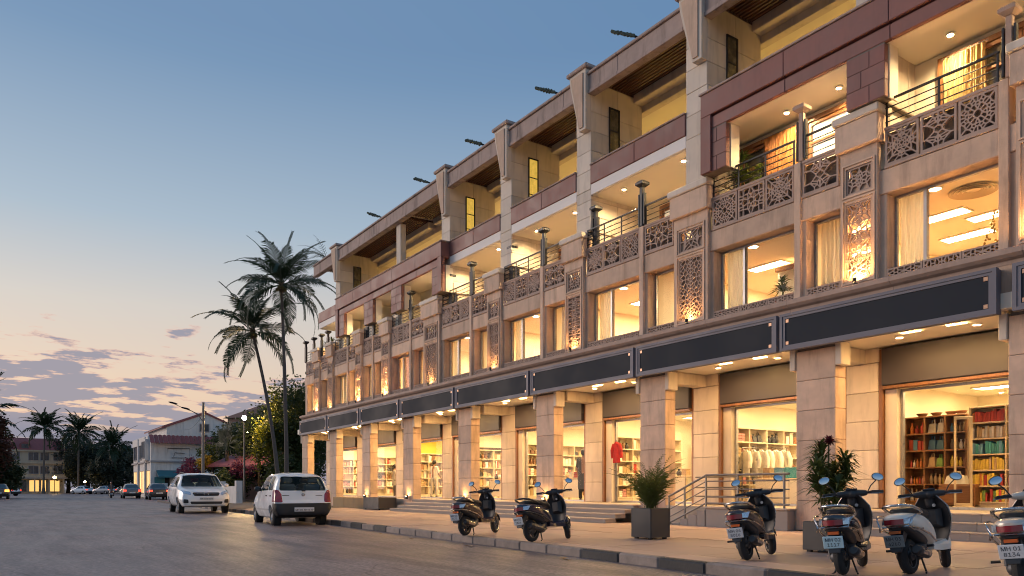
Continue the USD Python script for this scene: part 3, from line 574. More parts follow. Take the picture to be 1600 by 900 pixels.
SOIL = mat('potting_soil', (.05, .032, .02), .95, var=.3, scale=20, bump=.6, bscale=60)
def planter(x, y, w, d, h, label, z=.13):
    p = thing('square_planter', label, 'planter', (x, y, z))
    b = B()
    for (x0, x1, y0, y1) in ((-w / 2, w / 2, -d / 2, -d / 2 + .03), (-w / 2, w / 2, d / 2 - .03, d / 2), (-w / 2, -w / 2 + .03, -d / 2 + .03, d / 2 - .03), (w / 2 - .03, w / 2, -d / 2 + .03, d / 2 - .03)): b.box(x0, x1, y0, y1, .03, h, c=.006)
    part(p, 'box', b, POT); part(p, 'soil', bx(-w / 2 + .03, w / 2 - .03, -d / 2 + .03, d / 2 - .03, .06, h - .04), SOIL)
    for sx in (-1, 1):
        for sy in (-1, 1): part(p, 'foot', bx(sx * (w / 2 - .1), sx * (w / 2 - .04), sy * (d / 2 - .1), sy * (d / 2 - .04), 0, .03), BLACK)
    return p
planter(-9.43, 9.33, .47, .47, .53, 'charcoal box planter with a green palm on the open pavement left of the railing')
planter(-6.08, 9.38, .48, .48, .42, 'charcoal box planter half hidden behind a dark scooter')
planter(-28.7, 13.0, 1.5, .8, .5, 'empty dark box planter between the tan wall and the steps')
planter(-31.9, 11.6, .5, .5, .66, 'tall narrow dark planter just right of the white hatchback')
# ---------------------------------------------------------------- shop signs
SG = [(-9.69, -5.63), (-13.9, -9.77), (-18.43, -14.32 + .32), (-22.96, -18.67 + .12), (-27.33, -23.19 + .1), (-31.37, -27.62 + .12), (-35.36, -31.73 + .2), (-39.4, -35.62 + .1), (-5.4, -1.4)]
names = ['rightmost', 'second from the right', 'third from the right', 'fourth from the right', 'fifth from the right', 'sixth from the right', 'seventh from the right', 'leftmost and smallest', 'cut by the right edge']
for (a, b), nm in zip(SG, names):
    s = thing('sign_board', 'blank dark sign board in a grey frame, ' + nm, 'sign')
    z0, z1, y = 3.80, 4.55, 13.24
    part(s, 'backing_box', bx(a + .01, b - .01, y + .06, 13.44, z0 + .012, z1 - .012), SIGN_FRAME)
    fr = sg.box(a, z0, b, z1).difference(sg.box(a + .06, z0 + .055, b - .06, z1 - .055)); part(s, 'outer_frame', extrude(fr, .10, T(0, y + .10, 0) @ XZ), SIGN_FRAME)
    fr = sg.box(a + .064, z0 + .059, b - .064, z1 - .059).difference(sg.box(a + .12, z0 + .105, b - .12, z1 - .105)); part(s, 'inner_frame', extrude(fr, .045, T(0, y + .06, 0) @ XZ), SIGN_FRAME)
    part(s, 'panel', bx(a + .105, b - .105, y + .03, y + .055, z0 + .09, z1 - .09), SIGN)
    for sx in (a + .13, b - .20):
        for sz in (z0 + .115, z1 - .185): part(s, 'corner_stud', bx(sx, sx + .07, y + .022, y + .032, sz, sz + .07, c=.004), BRONZE)
# ---------------------------------------------------------------- lamps that the photograph shows lit
METAL_W = mat('white_lamp_trim', (.7, .68, .62), .4)
def downlight(x, y, z, label, group, r=.055, m=L_DOWN, name='ceiling_downlight'):
    t = thing(name, label, 'downlight', (x, y, z), group=group)
    part(t, 'trim_ring', B().lathe([(0, -.001), (r, -.002), (r + .002, -.03), (r + .022, -.026), (r + .026, 0)], 16), METAL_W, smooth=30)
    b = B(); ang = np.arange(8) * pi / 4; b.add(np.vstack([[0, 0, -.008], np.stack([r * np.cos(ang), r * np.sin(ang), np.full(8, -.008)], 1)]), [[0, (j + 1) % 8 + 1, j + 1] for j in range(8)])
    part(t, 'lens', b, m)
def panel_light(x0, x1, y0, y1, z, label, group, m):
    t = thing('ceiling_panel_light', label, 'ceiling light', ((x0 + x1) / 2, (y0 + y1) / 2, z), group=group); w, d = (x1 - x0) / 2, (y1 - y0) / 2
    part(t, 'frame', B().box(-w - .04, w + .04, -d - .04, -d, -.03, -.002).box(-w - .04, w + .04, d, d + .04, -.03, -.002).box(-w - .04, -w, -d, d, -.03, -.002).box(w, w + .04, -d, d, -.03, -.002), METAL_W)
    part(t, 'diffuser', B().quad((-w, -d, -.012), (-w, d, -.012), (w, d, -.012), (w, -d, -.012)), m)
def strip(x0, x1, y, z, label, group, m, w=.06, name='strip_light', up=False):
    t = thing(name, label, 'strip light', ((x0 + x1) / 2, y, z), group=group); L = (x1 - x0) / 2; s = 1 if up else -1
    part(t, 'housing', bx(-L - .01, L + .01, -w / 2 - .008, w / 2 + .008, 0, -s * .03), METAL_W)
    z_ = s * .004; q = [(-L, -w / 2, z_), (L, -w / 2, z_), (L, w / 2, z_), (-L, w / 2, z_)]
    part(t, 'diffuser', B().quad(*(q if up else q[::-1])), m)
ORD = ['rightmost', 'second', 'third', 'fourth', 'fifth', 'sixth', 'seventh', 'eighth']
for i in range(8):
    x1 = PIL[i]; x0 = PIL[i + 1] + .88; gl = 'in the %s arcade bay counted from the right' % ORD[i]
    for f in (.42, .68): strip(x0 + (x1 - x0) * f - .16, x0 + (x1 - x0) * f + .16, 13.98, 3.896, ('left' if f < .5 else 'right') + ' small lit lamp behind the sign ' + gl, 'arcade lamps ' + gl, L_ARC, w=.075, name='arcade_lamp')
    for f in (.3, .75): downlight(x0 + (x1 - x0) * f, 14.25, 3.9, ('left' if f < .5 else 'right') + ' round downlight before the window ' + gl, 'soffit downlights ' + gl, m=L_ARC, r=.06)
    px0, px1 = PIER[i + 1][1] + .1, PIER[i][0]; w = px1 - px0
    gs = 'in the %s shop counted from the right' % ORD[i]
    for j, (fx, yy) in enumerate(((.28, 16.3), (.72, 16.3), (.28, 18.2), (.72, 18.2))): panel_light(px0 + w * fx - .6, px0 + w * fx + .6, yy - .22, yy + .22, 3.25, 'lit ceiling panel, ' + ['front left', 'front right', 'rear left', 'rear right'][j] + ', ' + gs, 'shop ceiling panels ' + gs, L_PANEL)
    for fx in (.12, .38, .62, .88): downlight(px0 + w * fx, 19.3, 3.25, {.12: 'leftmost', .38: 'second', .62: 'third', .88: 'rightmost'}[fx] + ' spotlight at the back wall ' + gs, 'wall spotlights ' + gs, r=.05, m=lamp('wall_spot_lens', (1, .66, .32), 160.0))
# first-floor rooms
rooms = sorted([(b, a) for a, b in PILA] + [(-39.3, -39.3)], reverse=True)
for i in range(11):
    xs_ = sorted(POST + [-36.0, -37.5, -39.35, -1.1], reverse=True); x1 = xs_[i] - .08; x0 = xs_[i + 1] + .08; w = x1 - x0
    gr = 'in the %s first-floor room counted from the right' % (ORD + ['ninth', 'tenth', 'eleventh'])[i]
    if w > 1.6:
        for fx, fy in ((.40, 16.2), (.60, 16.95), (.33, 17.9)): panel_light(x0 + w * fx - .5, x0 + w * fx + .5, fy - .18, fy + .18, 6.66, ('front' if fy < 16.5 else 'rear' if fy > 17.5 else 'middle') + ' lit ceiling panel ' + gr, 'ceiling panels ' + gr, L_ROOM)
    downlight(x0 + w * .58, 14.6, 6.66, 'bright round downlight near the window ' + gr, None, r=.11, m=lamp('room_downlight_lens', (1, .80, .45), 30.0))
# second-floor balconies
for j, (x, nm) in enumerate([(-6.72, 'over the rightmost balcony'), (-4.6, 'over the balcony at the right edge'), (-8.88, 'right of the pair over the planted balcony'), (-10.1, 'left of the pair over the planted balcony'), (-13.05, 'over the first plain balcony left of the planted one'), (-15.2, 'second over the first plain balcony left of the planted one'), (-17.3, 'over the middle plain balcony'), (-19.2, 'second over the middle plain balcony'), (-21.4, 'over the farthest plain balcony'), (-23.2, 'second over the farthest plain balcony'), (-25.6, 'over the first framed balcony of the far section'), (-28.9, 'over the second framed balcony of the far section'), (-32.3, 'over the last framed balcony of the far section'), (-36.2, 'under the end terrace roof slab')]):
    downlight(x, 14.05, 9.105 if x > -12 or -35 < x < -24.8 else 9.12, 'lit ceiling downlight ' + nm, 'balcony downlights' if False else None, r=.05, m=lamp('balcony_downlight_lens', (1, .70, .34), 3600.0))
ORD9 = ['', 'first', 'second', 'third', 'fourth', 'fifth', 'sixth', 'seventh', 'eighth']
# concealed yellow strips washing the top-floor rooms
for a, b in bayx[1:]:
    strip(a + .2, b - .2, 18.45, 9.5, 'yellow strip light behind the top-floor parapet, %s bay from the left' % ORD9[bayx.index((a, b))], 'top-floor yellow strips', L_STRIP, w=.12, up=True)
for i in (2, 3, 4, 5, 6):   # small floor spots at the foot of the pillars
    t = thing('pillar_uplight', 'small dark floor spotlight at the foot of the %s pillar from the right' % ORD[i], 'spotlight', (PIL[i] + .5, 13.50, .58 if i > 2 else .58))
    part(t, 'body', bx(-.07, .07, -.06, .04, 0, .10, c=.012), BLACK); part(t, 'yoke', B().box(-.09, -.075, -.03, .02, 0, .16).box(.075, .09, -.03, .02, 0, .16), BLACK)
    part(t, 'lens', B().quad((-.05, -.045, .102), (.05, -.045, .102), (.05, .03, .102), (-.05, .03, .102)), lamp('pillar_uplight_lens', (1, .58, .20), 260.0))
# uplights at the carved pilasters
UPN = {0: 'at the right edge', 1: 'nearest fully visible', 2: 'second from the right', 3: 'third from the right', 4: 'fourth from the right', 5: 'fifth from the right', 6: 'sixth from the right', 7: 'seventh from the right', 8: 'eighth from the right', 9: 'last at the far corner'}
for i, (a, b) in enumerate(PILA):
    c0 = (a + b) / 2; k = UPLIT.get(i, .8)
    t = thing('pilaster_uplight', 'small spotlight aimed up the carved pilaster ' + UPN[i], 'spotlight', (c0, 13.36, 4.855))
    part(t, 'bracket', bx(-.02, .02, -.02, .1, 0, .03), BLACK)
    M = T(0, 0, .06, rx=-.22)
    part(t, 'body', B().lathe([(.02, -.03), (.035, -.02), (.04, .05), (.034, .05)], 12, M), BLACK, smooth=30)
    b_ = B(); ang = np.arange(8) * pi / 4; b_.add(np.vstack([[0, 0, .045], np.stack([.034 * np.cos(ang), .034 * np.sin(ang), np.full(8, .045)], 1)]), [[0, j + 1, (j + 1) % 8 + 1] for j in range(8)], M)
    part(t, 'lens', b_, lamp('uplight_lens_%d' % round(k * 100), (1, .52, .17), 2600.0 * k))
    jw = (b - a) * .58
    for zs_, nz_ in ((5.0, 'lowest'), (5.45, 'second'), (5.9, 'third'), (6.63, 'topmost')) if k > .5 else ():
        strip(c0 - jw / 2 + .03, c0 + jw / 2 - .03, 13.585, zs_, nz_ + ' light strip glowing behind the carved screen ' + UPN[i], None, lamp('screen_back_strip', (1, .55, .18), 260.0), w=.02, name='screen_light', up=True)
# ---------------------------------------------------------------- scooters
from scipy.interpolate import PchipInterpolator
def loft(st, n=20, m=24, p=2.4, axis='x'):
    """st rows: (x, zc, half width, half height[, yc]); closed smooth hull along x with superellipse sections"""
    st = np.array(st, float); t = np.arange(len(st)); tt = np.linspace(0, len(st) - 1, m); q = PchipInterpolator(t, st)(tt)
    a = np.arange(n) * 2 * pi / n; ca, sa = np.cos(a), np.sin(a); ce = np.sign(ca) * abs(ca) ** (2 / p); se = np.sign(sa) * abs(sa) ** (2 / p)
    yc = q[:, 4] if q.shape[1] > 4 else np.zeros(len(q))
    v = np.stack([np.repeat(q[:, :1], n, 1), yc[:, None] + q[:, 2:3] * ce, q[:, 1:2] + q[:, 3:4] * se], -1).reshape(-1, 3)
    f = [[i * n + j, i * n + (j + 1) % n, (i + 1) * n + (j + 1) % n, (i + 1) * n + j] for i in range(m - 1) for j in range(n)]
    b = B().add(v, np.array(f)); b.add(v[:n], [[0, j + 1, j] for j in range(1, n - 1)]); b.add(v[-n:], [[0, j, j + 1] for j in range(1, n - 1)])
    return b
RUBBER = mat('tyre_rubber', (.022, .021, .021), .8, var=.3, scale=20, bump=.3, bscale=90)
PLASTIC_K = mat('black_scooter_plastic', (.022, .022, .025), .42, var=.15, scale=9, spec=.5)
PLASTIC_G = mat('grey_engine_metal', (.10, .10, .105), .5, metal=.6, var=.3, scale=14)
CHROME = mat('worn_chrome', (.55, .54, .53), .2, metal=1.0, var=.1, scale=14)
MIRROR = mat('mirror_glass', (.62, .66, .70), .03, metal=1.0)
RED_L = mat('red_tail_lens', (.24, .012, .018), .15, coat=.6, spec=.6)
AMBER_L = mat('orange_reflector', (.62, .12, .02), .25, coat=.3)
CLEAR_L = mat('clear_lamp_lens', (.55, .58, .62), .08, metal=.55, spec=.8, coat=.5, var=.25, scale=55)
PLATE_W = mat('white_number_plate', (.62, .63, .64), .45, var=.06, scale=20); PLATE_B = mat('blue_white_number_plate', (.42, .60, .66), .45); PLATE_INK = mat('plate_lettering', (.02, .02, .03), .5)
SEAT_M = mat('black_vinyl_seat', (.02, .019, .02), .5, var=.2, scale=8, bump=.1, bscale=160)
def tor(R, r, n=28, k=10, sq=1.0):
    return [(R + r * math.cos(a), r * sq * math.sin(a)) for a in np.linspace(0, 2 * pi, k + 1)]
def wheel_parts(parent, name, x, z, R, r, rot=0, yw=0):
    M = T(x, 0, z, rx=pi / 2, rz=rot)
    w = part(parent, name, B().lathe(tor(R - r, r, sq=1.15), 32, M), RUBBER, smooth=50)
    rim = B().lathe([(R - 1.7 * r, -.045), (R - 1.45 * r, -.05), (R - 1.45 * r, .05), (R - 1.7 * r, .045), (R - 1.7 * r, -.045)], 28, M).lathe([(.0, -.05), (.045, -.05), (.05, .05), (.0, .05)], 16, M)
    for k in range(5):
        a = k * 2 * pi / 5; rim.box(.03, R - 1.55 * r, -.016, .016, -.02, .02, M=M @ T(rz=a))
    part(w, 'rim', rim, PLASTIC_G if name == 'rear_wheel' else CHROME, smooth=30)
def scooter(label, rear, head, paint, plate, text, bars=True, chrome=True, seatc=None, turn=.42, lean=.12):
    h_ = math.atan2(head[1], head[0]); G = T(rear[0], rear[1], .133) @ T(rz=h_) @ T(rx=-lean) @ np.diag([.81, .81, .81, 1])   # leaning on its stand
    s = thing('motor_scooter', label, 'scooter', extra=Gf.Matrix4d(*G.T.ravel().tolist()))
    wheel_parts(s, 'rear_wheel', 0, .225, .225, .052); wheel_parts(s, 'front_wheel', 1.24, .225, .225, .048, rot=turn)
    body = part(s, 'body_panel', loft([(-.33, .70, .03, .02), (-.30, .69, .10, .06), (-.2, .675, .165, .095), (-.02, .645, .20, .125), (.18, .60, .215, .15), (.36, .53, .205, .155), (.5, .45, .18, .12), (.6, .40, .13, .08)], 24, 30, 2.6), paint, smooth=40)
    part(body, 'side_trim', B().tube([(-.28, .15, .60), (-.1, .212, .56), (.2, .222, .48), (.45, .19, .38)], .012, 6).tube([(-.28, -.15, .60), (-.1, -.212, .56), (.2, -.222, .48), (.45, -.19, .38)], .012, 6).tube([(-.28, .15, .60), (-.325, 0, .605), (-.28, -.15, .60)], .012, 6), CHROME if chrome else PLASTIC_K, smooth=50)
    part(s, 'under_tail', loft([(-.27, .585, .07, .03), (-.15, .56, .13, .05), (.1, .5, .15, .09), (.35, .42, .13, .09)], 16, 14), PLASTIC_K, smooth=40)
    part(s, 'seat', loft([(-.17, .785, .05, .02), (-.12, .79, .11, .04), (.08, .795, .14, .05), (.26, .775, .15, .055), (.36, .76, .14, .05), (.5, .745, .125, .05), (.62, .70, .09, .05), (.66, .67, .05, .03)], 20, 26, 2.8), SEAT_M, smooth=40)
    g = B().tube([(.16, .17, .755), (.0, .19, .80), (-.16, .165, .845), (-.26, .10, .86), (-.285, 0, .862), (-.26, -.10, .86), (-.16, -.165, .845), (.0, -.19, .80), (.16, -.17, .755)], [.012, .02, .02, .018, .017, .018, .02, .02, .012], 8)
    part(s, 'grab_rail', g, CHROME if chrome else PLASTIC_K, smooth=60)
    tl = part(s, 'tail_light', hull([(-.362 + .05 * q * q, q * .115, z) for q in (-1, -.5, 0, .5, 1) for z in (.625, .69)] + [(-.22, q * .12, z) for q in (-1, 1) for z in (.63, .695)]), RED_L, smooth=30)
    for q in (-1, 1):
        part(tl, 'indicator', hull([(-.318, q * .118, .632), (-.312, q * .118, .70), (-.24, q * .175, .63), (-.16, q * .188, .715), (-.2, q * .12, .72), (-.24, q * .13, .64)]), CLEAR_L, smooth=30)
    part(s, 'rear_mudguard', hull([(-.22, .07, .56), (-.22, -.07, .56), (-.10, .07, .52), (-.10, -.07, .52), (-.36, .06, .30), (-.36, -.06, .30), (-.33, .06, .29), (-.33, -.06, .29), (-.345, .075, .40), (-.345, -.075, .40)]), PLASTIC_K, smooth=30)
    part(s, 'reflector', hull([(-.345, y, z) for y in (-.06, .06) for z in (.515, .55)] + [(-.29, y, z) for y in (-.06, .06) for z in (.515, .55)]), AMBER_L)
    M = T(-.372, 0, .425, ry=-.22)
    pl = part(s, 'number_plate', B().add(*chbox(-.006, .006, -.115, .115, -.075, .075, .005), M), plate)
    for k, tx in enumerate(text):
        t = meshkit.text_mesh(tx, .042, .002); t.apply_translation((-t.bounds[:, 0].mean(), 0, 0))
        part(pl, 'plate_text', B().mesh(t, M @ T(-.006, 0, .012 - .062 * k) @ np.array([[0, 0, -1, 0], [-1, 0, 0, 0], [0, 1, 0, 0], [0, 0, 0, 1.]])), PLATE_INK)
    en = blob((((.02, .05, .24), .085), ((.42, .05, .27), .10)), (((.25, -.02, .27), .11), ((.4, 0, .33), .1)), (((0, .06, .225), .08), ((.05, .0, .225), .07)))
    part(s, 'engine', smooth_mesh(en, .04, 4), PLASTIC_G, smooth=40)
    mu = part(s, 'exhaust', B().tube([(.36, -.12, .24), (.2, -.17, .22), (.1, -.185, .245), (-.22, -.19, .31), (-.25, -.19, .317)], [.02, .025, .062, .066, .045], 14), PLASTIC_K, smooth=40)
    part(mu, 'heat_shield', hull([(x, -.19 - .07 * c, .245 + (x - .1) * -.2 + .07 * d) for x in (.06, -.18) for c, d in ((.9, .3), (1.05, -.1), (.8, -.6), (.4, .85))]), CHROME if chrome else PLASTIC_G, smooth=30)
    part(s, 'shock_absorber', B().tube([(-.02, .12, .26), (.02, .13, .52)], .028, 10), PLASTIC_G, smooth=50)
    fl = hull([(x, y, z) for x, w, z0, z1 in ((.46, .15, .28, .36), (.6, .19, .26, .33), (.95, .18, .26, .33), (1.02, .13, .3, .40)) for y in (-w, w) for z in (z0, z1)])
    part(s, 'floor_side_panel', fl, paint, smooth=25); part(s, 'footboard', bx(.5, .97, -.15, .15, .332, .345, c=.005), PLASTIC_K)
    # leg shield: inner black panel and painted outer shell, curved in plan
    def shell(off, ws, bulge):
        zs = np.linspace(.32, .97, 12); v = []; u = np.linspace(-1, 1, 13)
        for z in zs:
            f = (z - .32) / .65; w = np.interp(f, [0, .25, .55, .8, 1], [.13, .19, .225, .20, .10]) * ws; xc = 1.0 + .10 * math.sin(f * 2.2) - .13 * f + off
            for q in u: v.append((xc - bulge * q * q + .0, w * q, z))
        v = np.array(v); nn = len(u); f_ = [[i * nn + j, i * nn + j + 1, (i + 1) * nn + j + 1, (i + 1) * nn + j] for i in range(len(zs) - 1) for j in range(nn - 1)]
        b = B().add(v, np.array(f_)); b.add(v + (-.012, 0, 0), np.array(f_)[:, ::-1])
        ed = [i * nn for i in range(len(zs))] + [(len(zs) - 1) * nn + j for j in range(nn)] + [i * nn + nn - 1 for i in range(len(zs))][::-1] + list(range(nn))[::-1]
        n2 = len(v); vv = np.vstack([v, v + (-.012, 0, 0)]); b.add(vv, [[ed[k], ed[(k + 1) % len(ed)], ed[(k + 1) % len(ed)] + n2, ed[k] + n2] for k in range(len(ed))])
        return b
    sh = part(s, 'leg_shield', shell(.06, 1.03, .10), paint, smooth=30); part(sh, 'inner_panel', shell(.02, .99, .07), PLASTIC_K, smooth=30)
    part(sh, 'edge_trim', B().tube([(1.0 + .10 * math.sin(f * 2.2) - .13 * f - .045, q * np.interp(f, [0, .25, .55, .8, 1], [.13, .19, .225, .20, .10]) * 1.03, .32 + .65 * f) for q in (1,) for f in np.linspace(0, 1, 10)], .008, 6).tube([(1.0 + .10 * math.sin(f * 2.2) - .13 * f - .045, -np.interp(f, [0, .25, .55, .8, 1], [.13, .19, .225, .20, .10]) * 1.03, .32 + .65 * f) for f in np.linspace(0, 1, 10)], .008, 6), CHROME, smooth=60)
    part(s, 'glove_box', hull([(x, y, z) for x, w, z0, z1 in ((.98, .12, .55, .80), (.90, .07, .6, .78)) for y in (-w, w) for z in (z0, z1)]), PLASTIC_K, smooth=30)
    part(s, 'key_lock', B().lathe([(0, .0), (.022, 0), (.022, .02), (0, .02)], 12, T(.92, -.06, .845, ry=-pi / 2)), CHROME, smooth=30)
    Mf = T(1.24, 0, .225, rz=turn) ; fen = B(); aa = np.linspace(.25, 2.75, 12)
    for k in range(len(aa) - 1):
        ring = []
        for a in (aa[k], aa[k + 1]):
            w = .062 + .02 * math.sin(a); R = .25
            ring.append([(R * math.cos(a) * .98, -w, R * math.sin(a) - .03), (R * math.cos(a) * 1.06, -w * .6, R * math.sin(a) * 1.08), (R * math.cos(a) * 1.06, w * .6, R * math.sin(a) * 1.08), (R * math.cos(a) * .98, w, R * math.sin(a) - .03)])
        for j in range(3):
            p_ = np.array([ring[0][j], ring[0][j + 1], ring[1][j + 1], ring[1][j]]); fen.add(p_, [[0, 1, 2, 3]], Mf); fen.add(p_ * (.985, .97, .985), [[3, 2, 1, 0]], Mf)
    part(s, 'front_mudguard', fen, paint, smooth=50)
    part(s, 'front_fork', B().tube([(1.24, .075, .225), (1.13, .07, .5), (1.02, .0, .9)], .018, 8).tube([(1.24, -.075, .225), (1.13, -.07, .5), (1.02, .0, .9)], .018, 8), PLASTIC_G, smooth=50)
    Mh = T(.95, 0, .98, rz=turn) @ T(-.95, 0, -.98)
    hd = part(s, 'headset', B().mesh(smooth_mesh(blob((((.90, 0, .995), .055), ((1.03, 0, .965), .085)), (((.93, .0, 1.0), .06), ((.90, .16, 1.0), .04)), (((.93, .0, 1.0), .06), ((.90, -.16, 1.0), .04)), (((.98, 0, .93), .07), ((.97, 0, .86), .055))), .025, 6), Mh), PLASTIC_K if not isinstance(seatc, str) else paint, smooth=40)
    part(hd, 'instrument_panel', B().add(*chbox(-.03, .05, -.07, .07, -.006, .006, .006), Mh @ T(.90, 0, 1.052, ry=.5)), mat('dark_gauge_glass', (.05, .06, .08), .08, spec=.7))
    part(hd, 'headlight', B().mesh(trimesh.creation.icosphere(2), Mh @ T(1.075, 0, .965) @ np.diag([.05, .10, .065, 1])), CLEAR_L, smooth=True)
    for q in (-1, 1):
        part(s, 'handlebar_grip', B().tube([(.90, q * .17, 1.0), (.86, q * .25, 1.01), (.81, q * .37, 1.0)], [.014, .019, .019], 10, M=Mh), RUBBER, smooth=50)
        part(s, 'brake_lever', B().tube([(.93, q * .19, .99), (.93, q * .28, .985), (.88, q * .38, .98)], .007, 6, M=Mh), CHROME, smooth=50)
        m_ = part(s, 'mirror', B().tube([(.90, q * .20, 1.02), (.905, q * .24, 1.09), (.885, q * .31, 1.16)], .008, 6, M=Mh).mesh(trimesh.creation.icosphere(2), Mh @ T(.885, q * .33, 1.20, rx=q * -.35) @ np.diag([.03, .075, .052, 1])), PLASTIC_K, smooth=True)
        an = np.arange(20) * 2 * pi / 20; d = np.stack([np.zeros(20), .066 * np.cos(an), .044 * np.sin(an)], 1)
        part(m_, 'mirror_face', B().add(np.vstack([[(-.006, 0, 0)], d]), [[0, (j + 1) % 20 + 1, j + 1] for j in range(20)], Mh @ T(.8535, q * .33, 1.20, rx=q * -.35) @ T(ry=.18, rz=q * .0)), MIRROR, smooth=True)
    st_ = B()
    for q in (-1, 1): st_.tube([(.22, q * .07, .2), (.16, q * .13, .02), (.10, q * .15, .005)], .012, 6)
    part(s, 'centre_stand', st_, PLASTIC_K, smooth=40)
    part(s, 'foot_peg', B().tube([(.1, .2, .3), (.08, .29, .3)], .016, 8).tube([(.1, -.2, .34), (.08, -.28, .34)], .016, 8), PLASTIC_K)
    if bars:
        for q in (-1, 1): part(s, 'side_guard', B().tube([(-.05, q * .22, .74), (-.2, q * .235, .74), (-.3, q * .2, .69), (-.32, q * .17, .60), (-.25, q * .2, .55), (-.05, q * .235, .56)], .011, 6), CHROME, smooth=60)
    return s
P_BROWN = mat('dark_brown_paint', (.035, .018, .015), .2, coat=.8, spec=.6, var=.1); P_BLACK = mat('black_paint', (.012, .012, .016), .16, coat=.9, spec=.6); P_BLUE = mat('midnight_paint', (.011, .012, .024), .15, coat=.9, spec=.6)
P_WHITE = mat('pearl_white_paint', (.78, .72, .63), .22, coat=.7, spec=.5, var=.04); P_SILVER = mat('silver_beige_paint', (.58, .52, .44), .25, metal=.2, coat=.7, var=.05)
scooter('dark brown scooter parked farthest left on the pavement', (-11.94, 7.11), (-.379, .864), P_BROWN, PLATE_W, ['MH 04', '3171'], bars=False, turn=.25, lean=.08)
scooter('black scooter with red tail light, second from the left, before the long steps', (-9.91, 7.16), (-.27, .935), P_BLUE, PLATE_W, ['MH 01', '2804'], bars=False, chrome=False, turn=.55, lean=.15)
scooter('dark maroon scooter parked by the handrail, white number plate with two rows', (-5.91, 7.46), (-.345, .914), P_BROWN, PLATE_W, ['MH 04', '8016'], bars=False, turn=.5, lean=.14)
scooter('black scooter with pale blue number plate beside the tall potted plant', (-4.37, 6.99), (-.345, .914), P_BLACK, PLATE_B, ['MH 02', '1117'], turn=.3, lean=.09)
scooter('pearl white scooter with chrome guard in front of the bookshop steps', (-4.02, 7.6), (-.13, .961), P_WHITE, mat('grey_number_plate', (.2, .22, .22), .5, var=.2, scale=30), ['MH 03', '4260'])
scooter('silver scooter cut off by the right edge of the picture', (-2.86, 7.25), (-.2, .95), P_SILVER, PLATE_W, ['MH 01', '8134'], seatc='paint')
# ---------------------------------------------------------------- cars
def car_loft(st, off=0.0, m=70, nr=15):
    """st rows: x, zb, wb, zm, wm, zt, wt, zr, wr  (bottom, bulge, belt line, top) -> closed manifold"""
    st = np.array(st, float); x = st[:, 0]; xx = np.unique(np.concatenate([np.linspace(x[0], x[-1], m), x])); q = PchipInterpolator(x, st[:, 1:])(xx)
    V = []; xx0, xm = xx, (xx[0] + xx[-1]) / 2; xx = xm + (xx - xm) * (1 + 2 * off / (xx[-1] - xx[0]))
    for X, (zb, wb, zm, wm, zt, wt, zr, wr) in zip(xx, q):
        zb -= off * .3; wb += off; wm += off; wt += off; zr += off; wr += off * .6
        k = np.array([(0, zb), (wb * .7, zb), (wb * .94, zb + .015), (wb, zb + .07), (wm, zm), (wt + (wm - wt) * .25, zt - .03), (wt, zt), (wr + (wt - wr) * .14, zr - (zr - zt) * .16), (wr * .93, zr - min(.035, (zr - zt) * .08)), (wr * .62, zr), (0, zr + .012)])
        u = np.r_[0, np.cumsum(np.linalg.norm(np.diff(k, axis=0), axis=1) + 1e-6)]; u /= u[-1]
        t = np.unique(np.round(np.r_[u, (u[3] + u[4]) / 2, (u[4] * .5 + u[5] * .5), (u[6] + u[7]) / 2, u[7] * .5 + u[8] * .5, u[2] * .5 + u[3] * .5], 6))
        V.append(PchipInterpolator(u, k)(t))
    n = min(map(len, V)); V = [v[:n] if len(v) == n else v[np.linspace(0, len(v) - 1, n).astype(int)] for v in V]
    ring = []
    for X, v in zip(xx, V):
        R = np.column_stack([np.full(n, X), v[:, 0], v[:, 1]]); L = R[1:-1][::-1] * (1, -1, 1); ring.append(np.vstack([R, L]))
    k = len(ring[0]); P = np.vstack(ring); f = []
    for i in range(len(ring) - 1):
        for j in range(k):
            a, b, c, d = i * k + j, i * k + (j + 1) % k, (i + 1) * k + (j + 1) % k, (i + 1) * k + j; f += [[a, b, c], [a, c, d]]
    c0, c1 = len(P), len(P) + 1; P = np.vstack([P, ring[0].mean(0), ring[-1].mean(0)])
    for j in range(k): f.append([c0, (j + 1) % k, j]); f.append([c1, (len(ring) - 1) * k + j, (len(ring) - 1) * k + (j + 1) % k])
    f = np.array(f)[:, ::-1] if trimesh.Trimesh(P, f, process=False).volume < 0 else np.array(f)
    return M3(manifold3d.Mesh(np.ascontiguousarray(P, np.float32), np.ascontiguousarray(f, np.uint32)))
def mprism(poly, axis, lo, hi):
    poly = sg.Polygon(poly) if not hasattr(poly, 'exterior') else poly
    if not poly.is_valid: poly = poly.buffer(0)
    c = manifold3d.CrossSection([np.array(poly.exterior.coords)[:-1].tolist()], manifold3d.FillRule.EvenOdd); m = M3.extrude(c, hi - lo)
    M = {'y': np.array([[1, 0, 0, 0], [0, 0, -1, -lo], [0, 1, 0, 0]]), 'x': np.array([[0, 0, 1, lo], [1, 0, 0, 0], [0, 1, 0, 0]])}[axis].astype(float)
    if axis == 'y': M[1, 3] = hi
    return m.transform(M)
def rpoly(p, r): return sg.Polygon(p).buffer(-r).buffer(r, quad_segs=3)
CARGLASS = mat('car_glass', (.012, .018, .02), .05, spec=.8, coat=.5); TRIM_K = mat('black_car_trim', (.02, .02, .022), .5, var=.12, scale=20)
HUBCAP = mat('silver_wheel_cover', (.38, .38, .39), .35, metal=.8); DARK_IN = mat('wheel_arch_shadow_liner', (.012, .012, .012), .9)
TAIL_ON = mat('lit_tail_lamp', (.4, .01, .01), .3, emit=(1, .05, .02), estr=2.2); TAIL_AMB = mat('lit_amber_lamp', (.6, .2, .03), .3, emit=(1, .36, .05), estr=3.5)
